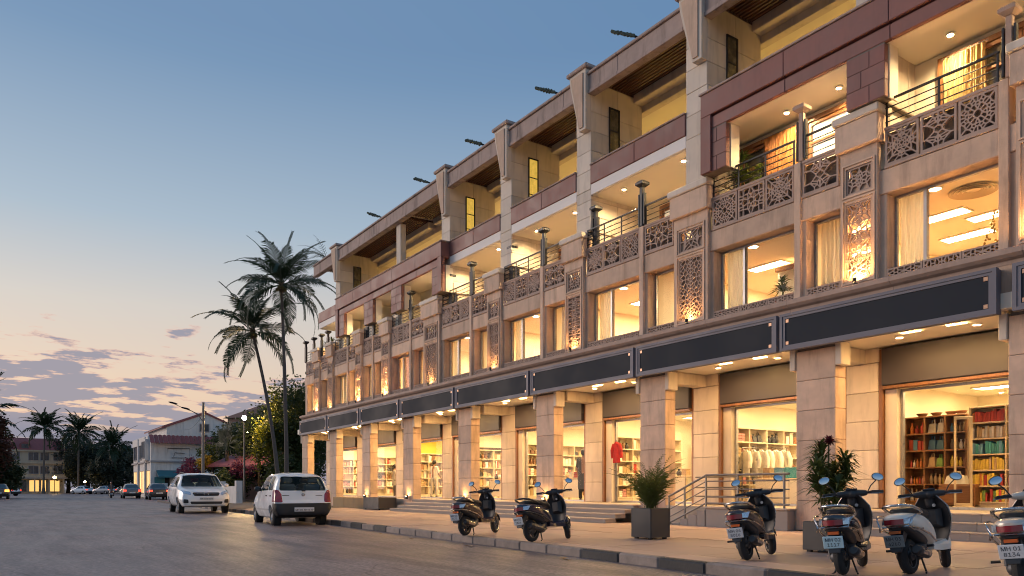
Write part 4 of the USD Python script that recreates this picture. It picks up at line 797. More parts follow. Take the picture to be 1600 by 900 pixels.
def car(label, S, loc, rz, paint, detail=True, group=None, m=60):
    c = thing('parked_car' if 'parked' in label else 'car', label, 'car', loc, rz, group)
    body = car_loft(S['st'], m=m); big = car_loft(S['st'], .007, m=m); small = car_loft(S['st'], -.007, m=m); L = S['L']
    for x in S['wx']:
        for y in (-1, 1):
            cy = M3.cylinder(.34, S['R'] * 1.13, S['R'] * 1.13, 36).rotate((90, 0, 0)).translate((x, .17 + y * (S['hw'] - .14), S['R'])); body = body - cy; big = big - cy
    rim = big - body
    def skin(name, poly, axis, lo, hi, mt, label=None, parent=None, thick=None):
        k = (rim if thick is None else car_loft(S['st'], thick, m=m) - body) ^ mprism(poly, axis, lo, hi)
        if k.num_tri(): return part(parent or c, name, k, mt, label, smooth=35)
    if detail:
        lines = [sg.LineString(l) for l in S['seams']]; cut = body - small
        for l in lines: body = body - (cut ^ mprism(l.buffer(.005), 'y', -2, 2))
    hw = S['hw']
    if detail:   # hollow cabin with real window openings, lining and seats
        wins = [mprism(rpoly(q, .03), 'y', -2, 2) for _, q in S['side']] + [mprism(rpoly(S['front_glass'][0], .04), 'x', *S['front_glass'][1]), mprism(rpoly(S['rear_glass'][0], .05), 'x', *S['rear_glass'][1])]
        win = M3.batch_boolean(wins, manifold3d.OpType.Add); x0, x1 = S['cabin']; zone = M3.cube((x1 - x0, 3, 2)).translate((x0, -1.5, .55)); i5, i7 = car_loft(S['st'], -.05, m=m), car_loft(S['st'], -.065, m=m)
        body = body - ((i5 ^ zone) + ((big - car_loft(S['st'], -.09, m=m)) ^ win))
        part(c, 'cabin_lining', ((i5 - i7) ^ zone) - win, TRIM_K, smooth=35)
        part(c, 'window_panes', (car_loft(S['st'], .002, m=m) - car_loft(S['st'], -.006, m=m)) ^ win, pane_mat('car_window_pane', (.74, .79, .78), ior=1.25), smooth=35)
        part(c, 'cabin_floor', bx(x0 + .1, x1 - .1, -.55, .55, .552, .60, c=.01), TRIM_K); part(c, 'dashboard', bx(x1 - .42, x1 - .12, -.6, .6, .601, S['dash'], c=.05), TRIM_K)
        for sx in S['seats']:
            for sy in (-.34, .34):
                st_ = part(c, 'seat', B().add(*chbox(-.07, .07, -.23, .23, 0, .52, .05), T(sx, sy, S['dash'] - .32, ry=-.2)).box(sx + .02, sx + .45, sy - .23, sy + .23, .602, S['dash'] - .25, c=.05), mat('grey_seat_cloth', (.22, .22, .23), .9, var=.1), smooth=30)
                part(st_, 'headrest', B().add(*chbox(-.05, .05, -.13, .13, .54, .70, .04), T(sx, sy, S['dash'] - .32, ry=-.2)), mat('grey_seat_cloth', (.22, .22, .23)), smooth=30)
    bp_ = part(c, 'body', body, paint, smooth=35)
    for nm, poly in (S['side'] if not detail else ()): 
        for y in ((-2, -.2), (.2, 2)): skin(nm, rpoly(poly, .03), 'y', *y, CARGLASS)
    if not detail: skin('windscreen', rpoly(S['front_glass'][0], .04), 'x', *S['front_glass'][1], CARGLASS); skin('rear_window', rpoly(S['rear_glass'][0], .05), 'x', *S['rear_glass'][1], S.get('rear_mat', CARGLASS))
    for nm, poly, axis, lo, hi, mt in S['skins']: skin(nm, poly, axis, lo, hi, mt)
    for x in S['wx']:
        for y in (-1, 1):
            M = T(x, y * (hw - .11), S['R'], rx=-y * pi / 2)
            w = part(c, 'wheel', B().lathe(tor(S['R'] - .085, .085, sq=1.05), 28, M), RUBBER, smooth=50)
            r = S['R'] - .14; h = B().lathe([(0, .075), (.05, .075), (.06, .06), (r * .9, .055), (r, .08), (r + .01, .04), (r + .01, -.06), (0, -.06)], 24, M)
            part(w, 'wheel_cover', h, HUBCAP, smooth=30)
            if detail:
                hs = B()
                for k in range(7): hs.add(*chbox(r * .35, r * .88, -.014 - .02, .014 + .02, .057, .064, .003), M @ T(rz=k * 2 * pi / 7))
                part(w, 'cover_slot', hs, TRIM_K)
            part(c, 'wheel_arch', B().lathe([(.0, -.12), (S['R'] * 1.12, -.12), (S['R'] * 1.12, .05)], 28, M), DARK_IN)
    if detail:
        for y in (-1, 1):
            mx, mz = S['mirror']
            part(c, 'door_mirror', B().mesh(trimesh.creation.icosphere(2), T(mx, y * (hw + .06), mz) @ np.diag([.07, .10, .075, 1])).tube([(mx + .03, y * (hw - .06), mz - .05), (mx + .02, y * (hw + .03), mz - .03)], .02, 8), S['mirror_mat'] if S.get('mirror_mat') else paint, smooth=40)
            for dx, dz in S['handles']: part(c, 'door_handle', B().box(dx - .09, dx + .09, y * (S['hy']) - .02, y * S['hy'] + .02, dz - .015, dz + .015, c=.008), TRIM_K if S.get('dark_handles') else paint)
    x_, z_, face = S['plate']
    sgn = -1 if face == 'rear' else 1
    pl = part(c, 'number_plate', bx(x_ - .008, x_ + .008, -.26, .26, z_ - .055, z_ + .055, c=.005), PLATE_W)
    if detail:
        t = meshkit.text_mesh(S['text'], .045, .003, bold=True); t.apply_translation((-t.bounds[:, 0].mean(), 0, 0))
        part(pl, 'plate_text', B().mesh(t, T(x_ + sgn * .008, 0, z_ - .035) @ np.array([[0, 0, sgn, 0], [sgn, 0, 0, 0], [0, 1, 0, 0], [0, 0, 0, 1.]])), PLATE_INK)
    return c
def sym(p): return [(y, z) for y, z in p] + [(-y, z) for y, z in p[::-1]]
HATCH = dict(L=3.44, hw=.745, R=.262, wx=(.58, 2.92), st=[
    (-.03, .36, .55, .48, .62, .58, .58, .60, .5), (.0, .30, .66, .46, .71, .60, .69, .64, .6), (.05, .27, .68, .46, .735, .64, .715, .70, .62), (.085, .25, .68, .48, .745, .86, .715, .90, .62), (.13, .24, .68, .50, .75, .93, .72, 1.02, .60), (.36, .22, .68, .5, .755, .93, .725, 1.33, .565), (.50, .20, .68, .5, .758, .93, .728, 1.385, .56),
    (1.0, .18, .68, .5, .76, .93, .735, 1.425, .56), (1.55, .18, .68, .5, .76, .92, .735, 1.42, .56), (1.85, .18, .68, .5, .76, .91, .73, 1.37, .55), (2.30, .18, .68, .5, .755, .90, .72, 1.06, .57), (2.46, .18, .68, .5, .75, .90, .71, .955, .6), (2.7, .19, .68, .5, .745, .85, .69, .90, .58), (3.1, .2, .66, .48, .72, .76, .64, .81, .52), (3.32, .22, .6, .46, .66, .66, .58, .70, .46), (3.42, .28, .5, .44, .56, .56, .5, .58, .4), (3.45, .34, .4, .44, .46, .5, .4, .52, .3)],
    side=[('rear_side_window', [(.42, .95), (.95, .945), (.95, 1.32), (.64, 1.31)]), ('front_side_window', [(1.0, .945), (2.05, .93), (1.82, 1.24), (1.68, 1.315), (1.0, 1.325)])],
    front_glass=(sym([(.0, .95), (.60, .95), (.52, 1.34), (0, 1.37)])[:4] + [(-.52, 1.34), (-.60, .95)], (1.6, 2.6)), rear_glass=([(-.63, .94), (.63, .94), (.53, 1.31), (-.53, 1.31)], (-.1, .62)),
    seams=[[(.98, .30), (.98, .95), (.98, 1.34)], [(2.12, .32), (2.16, .92)], [(.98, .30), (2.12, .32)], [(.40, .95), (.62, .50), (.98, .30)]],
    skins=[('rear_bumper', [(-.8, .2), (.8, .2), (.8, .605), (-.8, .605)], 'x', -.1, .30, TRIM_K), ('bumper_side', [(.0, .2), (.32, .2), (.28, .60), (0, .605)], 'y', -2, 2, TRIM_K),
           ('tail_lamp', rpoly([(-.76, .63), (-.55, .63), (-.57, .84), (-.64, .95), (-.76, .97)], .03), 'x', -.1, .36, RED_L), ('tail_lamp', rpoly([(.76, .63), (.55, .63), (.57, .84), (.64, .95), (.76, .97)], .03), 'x', -.1, .36, RED_L),
           ('headlight', [(.42, .58), (.70, .60), (.70, .74), (.45, .70)], 'x', 3.0, 3.5, CLEAR_L), ('headlight', [(-.42, .58), (-.70, .60), (-.70, .74), (-.45, .70)], 'x', 3.0, 3.5, CLEAR_L),
           ('side_rub_strip', [(.85, .40), (2.55, .40), (2.55, .44), (.85, .44)], 'y', -2, 2, mat('grey_rub_strip', (.3, .3, .31), .5))],
    cabin=(.12, 2.4), dash=.93, seats=(.55, 1.45), mirror=(2.0, .98), mirror_mat=TRIM_K, handles=[(.98 + .14, .80), (.62, .80)], hy=.745, dark_handles=True, plate=(-.055, .44, 'rear'), text='MH 02 AB 0130')
SUVK = dict(L=4.2, hw=.87, R=.32, wx=(.80, 3.38), st=[
    (-.02, .42, .6, .56, .72, .70, .68, .74, .55), (.03, .34, .72, .56, .82, .78, .79, .86, .66), (.12, .30, .78, .58, .86, 1.0, .82, 1.06, .68), (.38, .27, .80, .60, .875, 1.06, .83, 1.46, .62), (.6, .25, .80, .6, .88, 1.05, .835, 1.57, .61), (1.2, .24, .80, .6, .885, 1.03, .84, 1.63, .61), (1.9, .24, .80, .6, .885, 1.01, .84, 1.635, .61), (2.35, .24, .80, .6, .885, 1.0, .835, 1.59, .59), (2.9, .24, .80, .6, .88, .99, .825, 1.21, .66), (3.12, .24, .80, .6, .88, .98, .81, 1.07, .71), (3.4, .25, .79, .6, .87, .95, .78, 1.03, .68), (3.85, .26, .76, .58, .84, .88, .73, .95, .60), (4.08, .28, .70, .55, .78, .80, .68, .86, .52), (4.18, .30, .62, .52, .70, .66, .62, .72, .46), (4.24, .36, .5, .5, .56, .58, .5, .62, .36)],
    side=[('rear_side_window', [(.55, 1.10), (1.25, 1.07), (1.25, 1.48), (.80, 1.47)]), ('front_side_window', [(1.31, 1.07), (2.72, 1.05), (2.42, 1.38), (2.2, 1.48), (1.31, 1.49)])],
    front_glass=([(-.70, 1.07), (.70, 1.07), (.57, 1.52), (0, 1.56), (-.57, 1.52)], (2.2, 3.2)), rear_glass=([(-.68, 1.08), (.68, 1.08), (.56, 1.45), (-.56, 1.45)], (-.1, .55)),
    seams=[[(1.28, .36), (1.28, 1.05)], [(2.55, .36), (2.66, 1.02)], [(1.28, .36), (2.55, .36)]],
    skins=[('grille', rpoly([(-.40, .70), (.40, .70), (.46, .84), (-.46, .84)], .04), 'x', 3.9, 4.5, TRIM_K), ('lower_grille', rpoly([(-.50, .38), (.50, .38), (.54, .48), (-.54, .48)], .03), 'x', 3.9, 4.5, TRIM_K),
           ('headlight', rpoly([(-.48, .72), (-.80, .82), (-.80, .95), (-.52, .86)], .03), 'x', 3.6, 4.5, CLEAR_L), ('headlight', rpoly([(.48, .72), (.80, .82), (.80, .95), (.52, .86)], .03), 'x', 3.6, 4.5, CLEAR_L),
           ('fog_lamp', rpoly([(-.58, .42), (-.74, .42), (-.74, .58), (-.60, .56)], .03), 'x', 3.7, 4.5, TRIM_K), ('fog_lamp', rpoly([(.58, .42), (.74, .42), (.74, .58), (.60, .56)], .03), 'x', 3.7, 4.5, TRIM_K),
           ('tail_lamp', [(-.90, .9), (-.64, .9), (-.64, 1.12), (-.90, 1.12)], 'x', -.1, .4, RED_L), ('tail_lamp', [(.90, .9), (.64, .9), (.64, 1.12), (.90, 1.12)], 'x', -.1, .4, RED_L), ('sill_trim', [(1.0, .2), (3.1, .2), (3.1, .33), (1.0, .33)], 'y', -2, 2, TRIM_K)],
    cabin=(.3, 3.0), dash=1.06, seats=(.75, 1.75), mirror=(2.62, 1.13), handles=[(1.42, .93), (.95, .95)], hy=.872, plate=(4.262, .60, 'front'), text='MH 04 CD 1175')
SUVW = dict(SUVK); SUVW['st'] = [tuple(q * 1.13 if j in (2, 4, 6, 8) else q for j, q in enumerate(r)) for r in SUVK['st']]; SUVW['hw'] = .975; SUVW['hy'] = .985
SUVW['skins'] = [(n, [(a * 1.13, b) for a, b in (p.exterior.coords[:-1] if hasattr(p, 'exterior') else p)], ax, lo, hi, mt) if ax == 'x' else (n, p, ax, lo, hi, mt) for n, p, ax, lo, hi, mt in SUVK['skins']]; SUVW['front_glass'] = ([(a * 1.13, b) for a, b in SUVK['front_glass'][0]], SUVK['front_glass'][1])
SEDAN = dict(L=4.2, hw=.82, R=.3, wx=(.85, 3.3), st=[
    (-.02, .42, .55, .52, .64, .62, .6, .66, .5), (.04, .30, .68, .55, .78, .80, .74, .88, .62), (.2, .26, .72, .55, .82, .88, .77, .96, .62), (.55, .24, .74, .55, .83, .92, .79, 1.0, .60), (.72, .23, .74, .55, .83, .93, .79, 1.10, .56), (1.15, .22, .74, .55, .835, .93, .79, 1.38, .52), (1.7, .22, .74, .55, .84, .92, .79, 1.45, .53), (2.2, .22, .74, .55, .84, .91, .79, 1.42, .52), (2.9, .22, .74, .55, .83, .90, .77, 1.04, .62), (3.1, .22, .74, .55, .82, .88, .75, .96, .64), (3.7, .24, .70, .53, .78, .78, .70, .84, .56), (4.1, .28, .6, .5, .66, .64, .58, .68, .45), (4.2, .36, .46, .48, .5, .54, .46, .56, .34)],
    side=[('rear_side_window', [(.85, .97), (1.5, .96), (1.5, 1.32), (1.2, 1.30)]), ('front_side_window', [(1.56, .96), (2.65, .94), (2.2, 1.30), (1.56, 1.33)])],
    front_glass=([(-.60, .98), (.60, .98), (.5, 1.36), (-.5, 1.36)], (2.2, 3.1)), rear_glass=([(-.56, 1.02), (.56, 1.02), (.48, 1.36), (-.48, 1.36)], (.4, 1.3)),
    seams=[[(1.53, .32), (1.53, .95)]], skins=[('rear_bumper', [(-.9, .2), (.9, .2), (.9, .52), (-.9, .52)], 'x', -.1, .2, TRIM_K), ('tail_lamp', [(-.8, .70), (-.52, .70), (-.52, .86), (-.8, .86)], 'x', -.1, .25, TAIL_ON), ('tail_lamp', [(.8, .70), (.52, .70), (.52, .86), (.8, .86)], 'x', -.1, .25, TAIL_ON),
           ('headlight', [(.42, .58), (.75, .60), (.75, .72), (.45, .70)], 'x', 3.7, 4.3, CLEAR_L), ('headlight', [(-.42, .58), (-.75, .60), (-.75, .72), (-.45, .70)], 'x', 3.7, 4.3, CLEAR_L)],
    mirror=(2.62, 1.0), handles=[], hy=.8, plate=(-.05, .58, 'rear'), text='MH 04')
C_WHITE = mat('white_car_paint', (.78, .78, .78), .24, coat=.6, var=.05, scale=1.2); C_GREY = mat('grey_car_paint', (.13, .13, .135), .25, metal=.5, coat=.6); C_DARK = mat('dark_car_paint', (.05, .045, .045), .25, metal=.4, coat=.6); C_SILV = mat('silver_car_paint', (.35, .35, .37), .25, metal=.6, coat=.6); C_BROWN = mat('bronze_car_paint', (.13, .09, .07), .3, metal=.4, coat=.5)
hc = car('white hatchback with black bumper parked at the kerb, seen from behind', HATCH, (-19.75, 6.76, 0), math.atan2(.086, -.996), C_WHITE)
part(hc, 'rear_wiper', B().tube([(.045, -.02, .955), (.12, .22, 1.02)], .012, 6).box(.02, .05, -.05, .05, .92, .96, c=.01), TRIM_K)
part(hc, 'badge', B().lathe([(0, .0), (.045, .0), (.05, .008), (0, .010)], 16, T(.072, 0, .83, ry=-pi / 2)), CHROME, smooth=30)
part(hc, 'key_lock', bx(.055, .075, -.03, .03, .69, .74, c=.008), TRIM_K)
for y in (-.42, .46): part(hc, 'boot_lettering', bx(.068, .078, y - .09, y + .09, .80, .82), TRIM_K); part(hc, 'boot_lettering', bx(.066, .076, y - .07, y + .08, .73, .75), TRIM_K)
sv = car('white compact crossover facing the camera, parked behind the hatchback', SUVW, (-35.75, 7.12, 0), -.06, C_WHITE)
part(sv, 'grille_emblem', B().add(*B().lathe([(.07, -.008), (.085, 0), (.07, .008), (.055, 0), (.07, -.008)], 24, T(4.185, 0, .77, ry=pi / 2) @ np.diag([.8, 1.2, 1, 1])).get()), CHROME, smooth=40)
for z in (.735, .765, .80): part(sv, 'grille_bar', bx(4.12, 4.19, -.38, .38, z - .006, z + .006, c=.003), CHROME if z > .79 else TRIM_K)
for y in (-.66, .66): part(sv, 'fog_light_lens', B().mesh(trimesh.creation.icosphere(2), T(4.145, y, .5) @ np.diag([.04, .05, .05, 1])), CLEAR_L, smooth=True)
for y in (-.58, .58): part(sv, 'roof_rail', B().tube([(.7, y, 1.60), (.9, y, 1.65), (2.0, y, 1.66), (2.2, y, 1.62)], .016, 6), TRIM_K)
AWAY = math.atan2(.05, -1)
def far_car(label, x, y, rz, paint, S=SEDAN, group=None): return car(label, S, (x, y, 0), rz, paint, detail=False, group=group, m=30)
far_car('dark grey saloon with lit tail lamps driving away, behind the motorcyclist', -81.5, 10.9, AWAY, C_GREY)
far_car('dark saloon parked by the white building, nearest of the two with lit tail lamps', -71.0, 11.6, AWAY, C_DARK)
far_car('white saloon seen side on at the far left junction', -119.5, 2.2, math.radians(225), C_WHITE)
lc = far_car('bronze saloon with a lit amber lamp, cut by the left edge of the picture', -83.0, .1, math.radians(178), C_BROWN)
part(lc, 'lit_indicator', bx(-.03, .0, -.84, -.5, .68, .88, c=.02), TAIL_AMB)
for k, (x, y, p) in enumerate([(-146, 16.5, C_SILV), (-144, 20.5, C_WHITE), (-141.5, 24.2, C_DARK), (-139.5, 27.5, C_GREY), (-150, 13.5, C_WHITE), (-137, 31, C_SILV)]):
    far_car(['pale silver', 'white', 'black', 'grey', 'small white', 'silver'][k] + ' car parked in the distant row under the palms, ' + ['second', 'third', 'fourth', 'fifth', 'first', 'last'][k] + ' from the left', x, y, math.radians(215), p, group='distant cars parked under the palms')
# ---------------------------------------------------------------- palms, trees, potted plants
def leafmat(name, c, trans=.3, rand=.25, rough=.5):
    """leaf: tone varies leaf by leaf, thin enough to let light through"""
    c = np.array(c)
    return usdkit.material(stage, '/World/Looks/' + name, {'g': ('geometry', {}), 'r': ('rgb_ramp', {'ramp': [(0, tuple(c * .55)), (.5, tuple(c)), (1, tuple(c * 1.5 + (.012, .008, 0)))]}), 'p': ('principled_bsdf', {'roughness': rough, 'specular_ior_level': .4}), 't': ('translucent_bsdf', {}), 'm': ('mix_closure', {'fac': trans})},
        [('g.random_per_island', 'r.fac'), ('r.color', 'p.base_color'), ('r.color', 't.color'), ('p.BSDF', 'm.closure1'), ('t.BSDF', 'm.closure2')], surface='m.closure')
PALM_G = leafmat('palm_leaf', (.04, .075, .032)); TREE_D = leafmat('dark_tree_leaf', (.075, .11, .045), .4); TREE_Y = leafmat('yellow_green_leaf', (.24, .25, .03), .5); TREE_R = leafmat('reddish_leaf', (.14, .055, .035), .4); TREE_M = leafmat('mid_green_leaf', (.09, .125, .035), .4)
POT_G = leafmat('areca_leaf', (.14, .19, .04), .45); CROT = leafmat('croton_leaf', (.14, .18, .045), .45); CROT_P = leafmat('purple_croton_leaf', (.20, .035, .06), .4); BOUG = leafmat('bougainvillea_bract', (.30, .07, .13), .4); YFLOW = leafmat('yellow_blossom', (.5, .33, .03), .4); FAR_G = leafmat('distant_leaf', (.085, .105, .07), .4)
BARK = mat('grey_palm_bark', (.12, .10, .085), .9, var=.35, scale=6, stretch=(1, 1, 5), bump=.5, bscale=20); BARK_D = mat('dark_tree_bark', (.06, .045, .035), .9, var=.3, scale=6, bump=.5, bscale=20); STEM = mat('green_plant_stem', (.10, .10, .04), .6, var=.2)
def frond_mesh(L, n, w, droop, up, rng, wide=1.0):
    """feather leaf growing along +x from the origin: arched rib with drooping leaflets"""
    t = np.linspace(0, 1, 14); a = up - droop * t ** 1.35; dx = np.cos(a) * L / 13; dz = np.sin(a) * L / 13
    P = np.stack([np.r_[0, np.cumsum(dx[:-1])], np.zeros(14), np.r_[0, np.cumsum(dz[:-1])]], 1)
    b = B().tube(P, np.linspace(.03, .006, 14) * L / 3.5, 4, caps=False)
    for k in range(n):
        f = .12 + .88 * k / (n - 1); p = np.array([np.interp(f, t, P[:, i]) for i in range(3)]); ang = np.interp(f, t, a)
        ll = w * (math.sin(min(1, f * 1.25 + .12) * pi) ** .6 * .85 + .18) * rng.uniform(.85, 1.1); ww = .022 * L / 3.5 * 1.5 * wide
        fw = np.array([math.cos(ang), 0, math.sin(ang)]); nr = np.array([-math.sin(ang), 0, math.cos(ang)])
        for s in (-1, 1):
            d = fw * rng.uniform(.55, .75) + np.array([0, s, 0]) * .8 + nr * rng.uniform(.05, .3); d /= np.linalg.norm(d)
            m_ = p + d * ll * .55; e = m_ + (d * .55 + np.array([0, 0, -1]) * rng.uniform(.45, .85)) * ll * .5
            b.add([p - fw * ww * .6, p + fw * ww * .6, m_ + fw * ww, m_ - fw * ww, e], [[0, 1, 2], [0, 2, 3], [3, 2, 4]])
    return b
FR = {}
def frond_variants(key, L, n, w, cnt=6, seed=1):
    if key not in FR:
        rng = np.random.RandomState(seed); FR[key] = [frond_mesh(L, n, w, d, 0, rng, 2.6 if key == 'far' else 1.0) for d in np.linspace(.7, 1.7, cnt)]
    return FR[key]
def palm(label, x, y, h, lean, L, n, seed, far=False, leaflets=44, group=None, name='coconut_palm', mt=None):
    rng = np.random.RandomState(seed); p = thing(name, label, 'palm tree', (x, y, 0), group=group)
    t = np.linspace(0, 1, 12); c = np.stack([lean[0] * t ** 1.6, lean[1] * t ** 1.6, h * t], 1); r = np.interp(t, [0, .06, .3, 1], [.26, .17, .13, .09]) * (1 if not far else 1.3)
    r = r * (1 + .04 * (np.arange(12) % 2))
    part(p, 'trunk', B().tube(c, r, 10), BARK, smooth=40); top = c[-1]
    b = B()
    for k in range(n):
        f = k / n; up = 1.35 - 2.0 * f ** 1.15 + rng.uniform(-.15, .15); az = k * 2.39996 + rng.uniform(-.25, .25); s = rng.uniform(.85, 1.1) * (1 - .12 * (f < .15))
        v = frond_variants('near' if not far else 'far', L, leaflets, L * .24)[min(5, int(2 + f * 3 + rng.randint(0, 2) - (up > 1) * 2))]
        M = T(*top, rz=az) @ T(ry=-up) @ T(rx=rng.uniform(-.5, .5), s=s)
        if far: b.mesh(v, M)
        else: part(p, 'frond', B().mesh(v, M), mt or PALM_G)
    if far: part(p, 'crown', b, mt or PALM_G)
    hub = B()
    for k in range(7): a = k * .9; hub.mesh(trimesh.creation.icosphere(1, .13), T(top[0] + .24 * math.cos(a), top[1] + .24 * math.sin(a), top[2] - .22 - .1 * (k % 2)))
    if not far: part(p, 'coconut_cluster', hub, mat('coconut', (.12, .10, .03), .6, var=.3)); part(p, 'leaf_base_sheath', B().tube([top - (0, 0, .5), top + (0, 0, .15)], [.14, .2], 10), mat('palm_fibre', (.10, .07, .04), .95, var=.3, bump=.5))
    return p
palm('tallest coconut palm with dark full crown beside the arcade', -48.7, 15.55, 14.2, (-.2, -.3), 4.3, 25, 3, leaflets=50)
palm('leaning coconut palm with a thinner crown left of the tallest palm', -51.0, 15.75, 11.6, (-1.0, -1.5), 3.9, 21, 8, leaflets=48)
palm('tallest of the three distant palms before the cream building', -164.6, 7.15, 12.2, (.3, .2), 5.4, 24, 11, far=True, leaflets=22)
palm('middle of the three distant palms, with broad crown', -161.0, 12.45, 11.4, (-.3, .2), 5.6, 26, 12, far=True, leaflets=22)
palm('right hand and lowest of the three distant palms', -157.4, 17.6, 8.8, (.2, .2), 5.4, 24, 13, far=True, leaflets=22)
palm('palm showing only frond tips over the red tree at the left edge', -92.6, -1.6, 8.0, (0, 0), 3.0, 18, 15, far=True, leaflets=24)
def crown_leaves(c, rad, n, size, rng, clumps=26, flat=.8):
    d = rng.normal(size=(clumps, 3)); d /= np.linalg.norm(d, axis=1, keepdims=True); rr = rng.uniform(.35, 1.0, (clumps, 1)) ** .6
    C = np.array(c) + d * rr * np.array(rad) * rng.uniform(.8, 1.12, (clumps, 1)); k = rng.randint(0, clumps, n)
    P = C[k] + rng.normal(size=(n, 3)) * np.array(rad) * .17; u = rng.normal(size=(n, 3)); u[:, 2] *= .6; u /= np.linalg.norm(u, axis=1, keepdims=True); w = np.cross(u, rng.normal(size=(n, 3))); w /= np.linalg.norm(w, axis=1, keepdims=True)
    s = size * rng.uniform(.6, 1.3, (n, 1)); V = np.stack([P - u * s, P + w * s * .45, P + u * s, P - w * s * .45], 1).reshape(-1, 3); i = np.arange(n)[:, None] * 4
    return V, np.hstack([i, i + 1, i + 2, i + 3]), C
def tree(label, x, y, h, rad, mt, seed, n=5000, size=.22, trunk=None, group=None, second=None, name='broadleaf_tree'):
    n, size = int(n * 2.0), size * .72
    rng = np.random.RandomState(seed); p = thing(name, label, 'tree', (x, y, 0), group=group); th = trunk or h * .4
    cz = h - rad[2]; V, F, C = crown_leaves((0, 0, cz), rad, n, size, rng, clumps=int(26 + n / 500))
    tb = B().tube([(0, 0, 0), (.08, .05, th * .5), (0, 0, th), (0.05, 0, cz)], [rad[0] * .09 + .08, rad[0] * .07 + .06, rad[0] * .06 + .05, .04], 9)
    part(p, 'trunk', tb, BARK_D, smooth=40); lb = B()
    for q in C[:: max(1, len(C) // 10)]: lb.tube([(0, 0, th * .9), (q * .5 + np.array([0, 0, th * .45])), q], [.07, .05, .015], 5)
    part(p, 'limbs', lb, BARK_D); part(p, 'crown', B().add(V, F), mt)
    if second is not None:
        V, F, C = crown_leaves(second[0], second[1], second[2], size, rng, clumps=14); part(p, 'lit_foliage', B().add(V, F), second[3], label='brighter yellow-green leaves')
    return p
tree('bright yellow-green tree between the palm trunks and the arcade corner', -57.4, 18.8, 8.6, (2.5, 2.5, 3.6), TREE_M, 1, 7000, .2, second=((-.4, -1.2, 4.6), (1.9, 1.4, 2.8), 3200, TREE_Y))
tree('rounded dark tree left of the yellow-green tree, behind the leaning palm', -66.5, 19.6, 7.8, (2.6, 2.6, 3.2), TREE_D, 2, 6000, .22)
tree('wide dark tree behind the lit street lamp', -76.8, 20.5, 7.6, (3.4, 3.4, 3.4), TREE_D, 3, 6000, .25)
tree('tall dark tree rising behind the arcade corner', -68.9, 23.3, 9.2, (3.0, 3.0, 4.0), TREE_D, 4, 6000, .24)
tree('low leafy bush-like tree at the foot of the two coconut palms', -55.0, 17.6, 3.4, (2.6, 1.4, 1.7), TREE_M, 5, 4000, .17, name='small_tree')
tree('low dark shrub tree behind the white crossover', -63.0, 15.4, 2.6, (2.4, 1.2, 1.3), TREE_M, 6, 3500, .17, name='small_tree')
tree('rust-red leaved tree at the left edge of the picture', -91.2, -1.2, 8.4, (2.1, 2.1, 3.5), TREE_R, 7, 6000, .26)
tree('small dark green tree below the rust-red tree', -95.0, .2, 4.2, (1.8, 1.8, 2.0), TREE_D, 8, 3500, .26)
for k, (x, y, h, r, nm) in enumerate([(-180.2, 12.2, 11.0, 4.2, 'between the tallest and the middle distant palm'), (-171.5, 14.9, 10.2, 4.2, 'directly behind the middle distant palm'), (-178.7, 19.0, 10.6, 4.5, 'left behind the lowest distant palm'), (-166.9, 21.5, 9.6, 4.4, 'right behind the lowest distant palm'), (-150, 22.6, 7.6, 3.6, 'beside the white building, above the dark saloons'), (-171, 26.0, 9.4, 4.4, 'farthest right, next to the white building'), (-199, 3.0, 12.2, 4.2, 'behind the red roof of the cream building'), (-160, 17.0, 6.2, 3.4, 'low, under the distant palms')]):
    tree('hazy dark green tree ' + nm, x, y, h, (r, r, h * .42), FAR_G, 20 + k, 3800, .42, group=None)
# fan-shaped traveller's palm by the lamp
tp = thing('fan_palm', 'fan-shaped palm with broad upright leaves in front of the white building', 'palm tree', (-66.5, 16.1, 0))
part(tp, 'trunk', B().tube([(0, 0, 0), (.05, 0, 2.2), (0, 0, 4.2)], [.2, .17, .15], 10), BARK_D, smooth=40)
rng = np.random.RandomState(5)
for k in range(18):
    a = -1.5 + 3.0 * k / 17; az = rng.uniform(-.5, .5); L = rng.uniform(2.3, 3.1); b = B()
    for j in range(9):
        f = (j - 4) / 4; d = np.array([math.sin(a + f * .35), .35 * math.sin(az * 3 + f), math.cos(a + f * .35)]); d /= np.linalg.norm(d); s_ = np.cross(d, (0, 1, 0)) * .05
        p0 = np.array([math.sin(a), 0, math.cos(a)]) * L * .4 + (0, 0, 4.2); e = p0 + d * L * .6 * (1 - .25 * abs(f)); e[2] -= .25 * abs(f)
        b.add([p0, p0 + (e - p0) * .6 + s_ * 1.6, e, p0 + (e - p0) * .6 - s_ * 1.6], [[0, 1, 2, 3]])
    b.tube([(0, 0, 4.1), np.array([math.sin(a), 0, math.cos(a)]) * L * .4 + (0, 0, 4.2)], .025, 5); part(tp, 'leaf', b, TREE_D)
def bush(name, label, x, y, z, rad, n, mt, seed, size=.12):
    rng = np.random.RandomState(seed); p = thing(name, label, 'shrub', (x, y, z)); V, F, C = crown_leaves((0, 0, rad[2]), rad, n, size, rng, 16)
    lb = B(); [lb.tube([(q[0] * .2, q[1] * .2, 0), q * .6, q], [.03, .02, .008], 5) for q in C[::2]]
    part(p, 'stems', lb, BARK_D); part(p, 'foliage', B().add(V, F), mt)
bush('flowering_shrub', 'pink bougainvillea spilling over the low wall left of the street lamp', -70.3, 14.1, 1.4, (2.6, 1.2, 1.1), 2600, BOUG, 1)
bush('flowering_shrub', 'yellow blossom shrub right of the street lamp pole', -67.3, 14.6, 2.6, (1.0, .7, .6), 900, YFLOW, 2)
bush('flowering_shrub', 'deep pink bougainvillea under the pavilion roof by the palms', -61.5, 16.2, 1.6, (1.8, .8, .9), 1600, BOUG, 3)
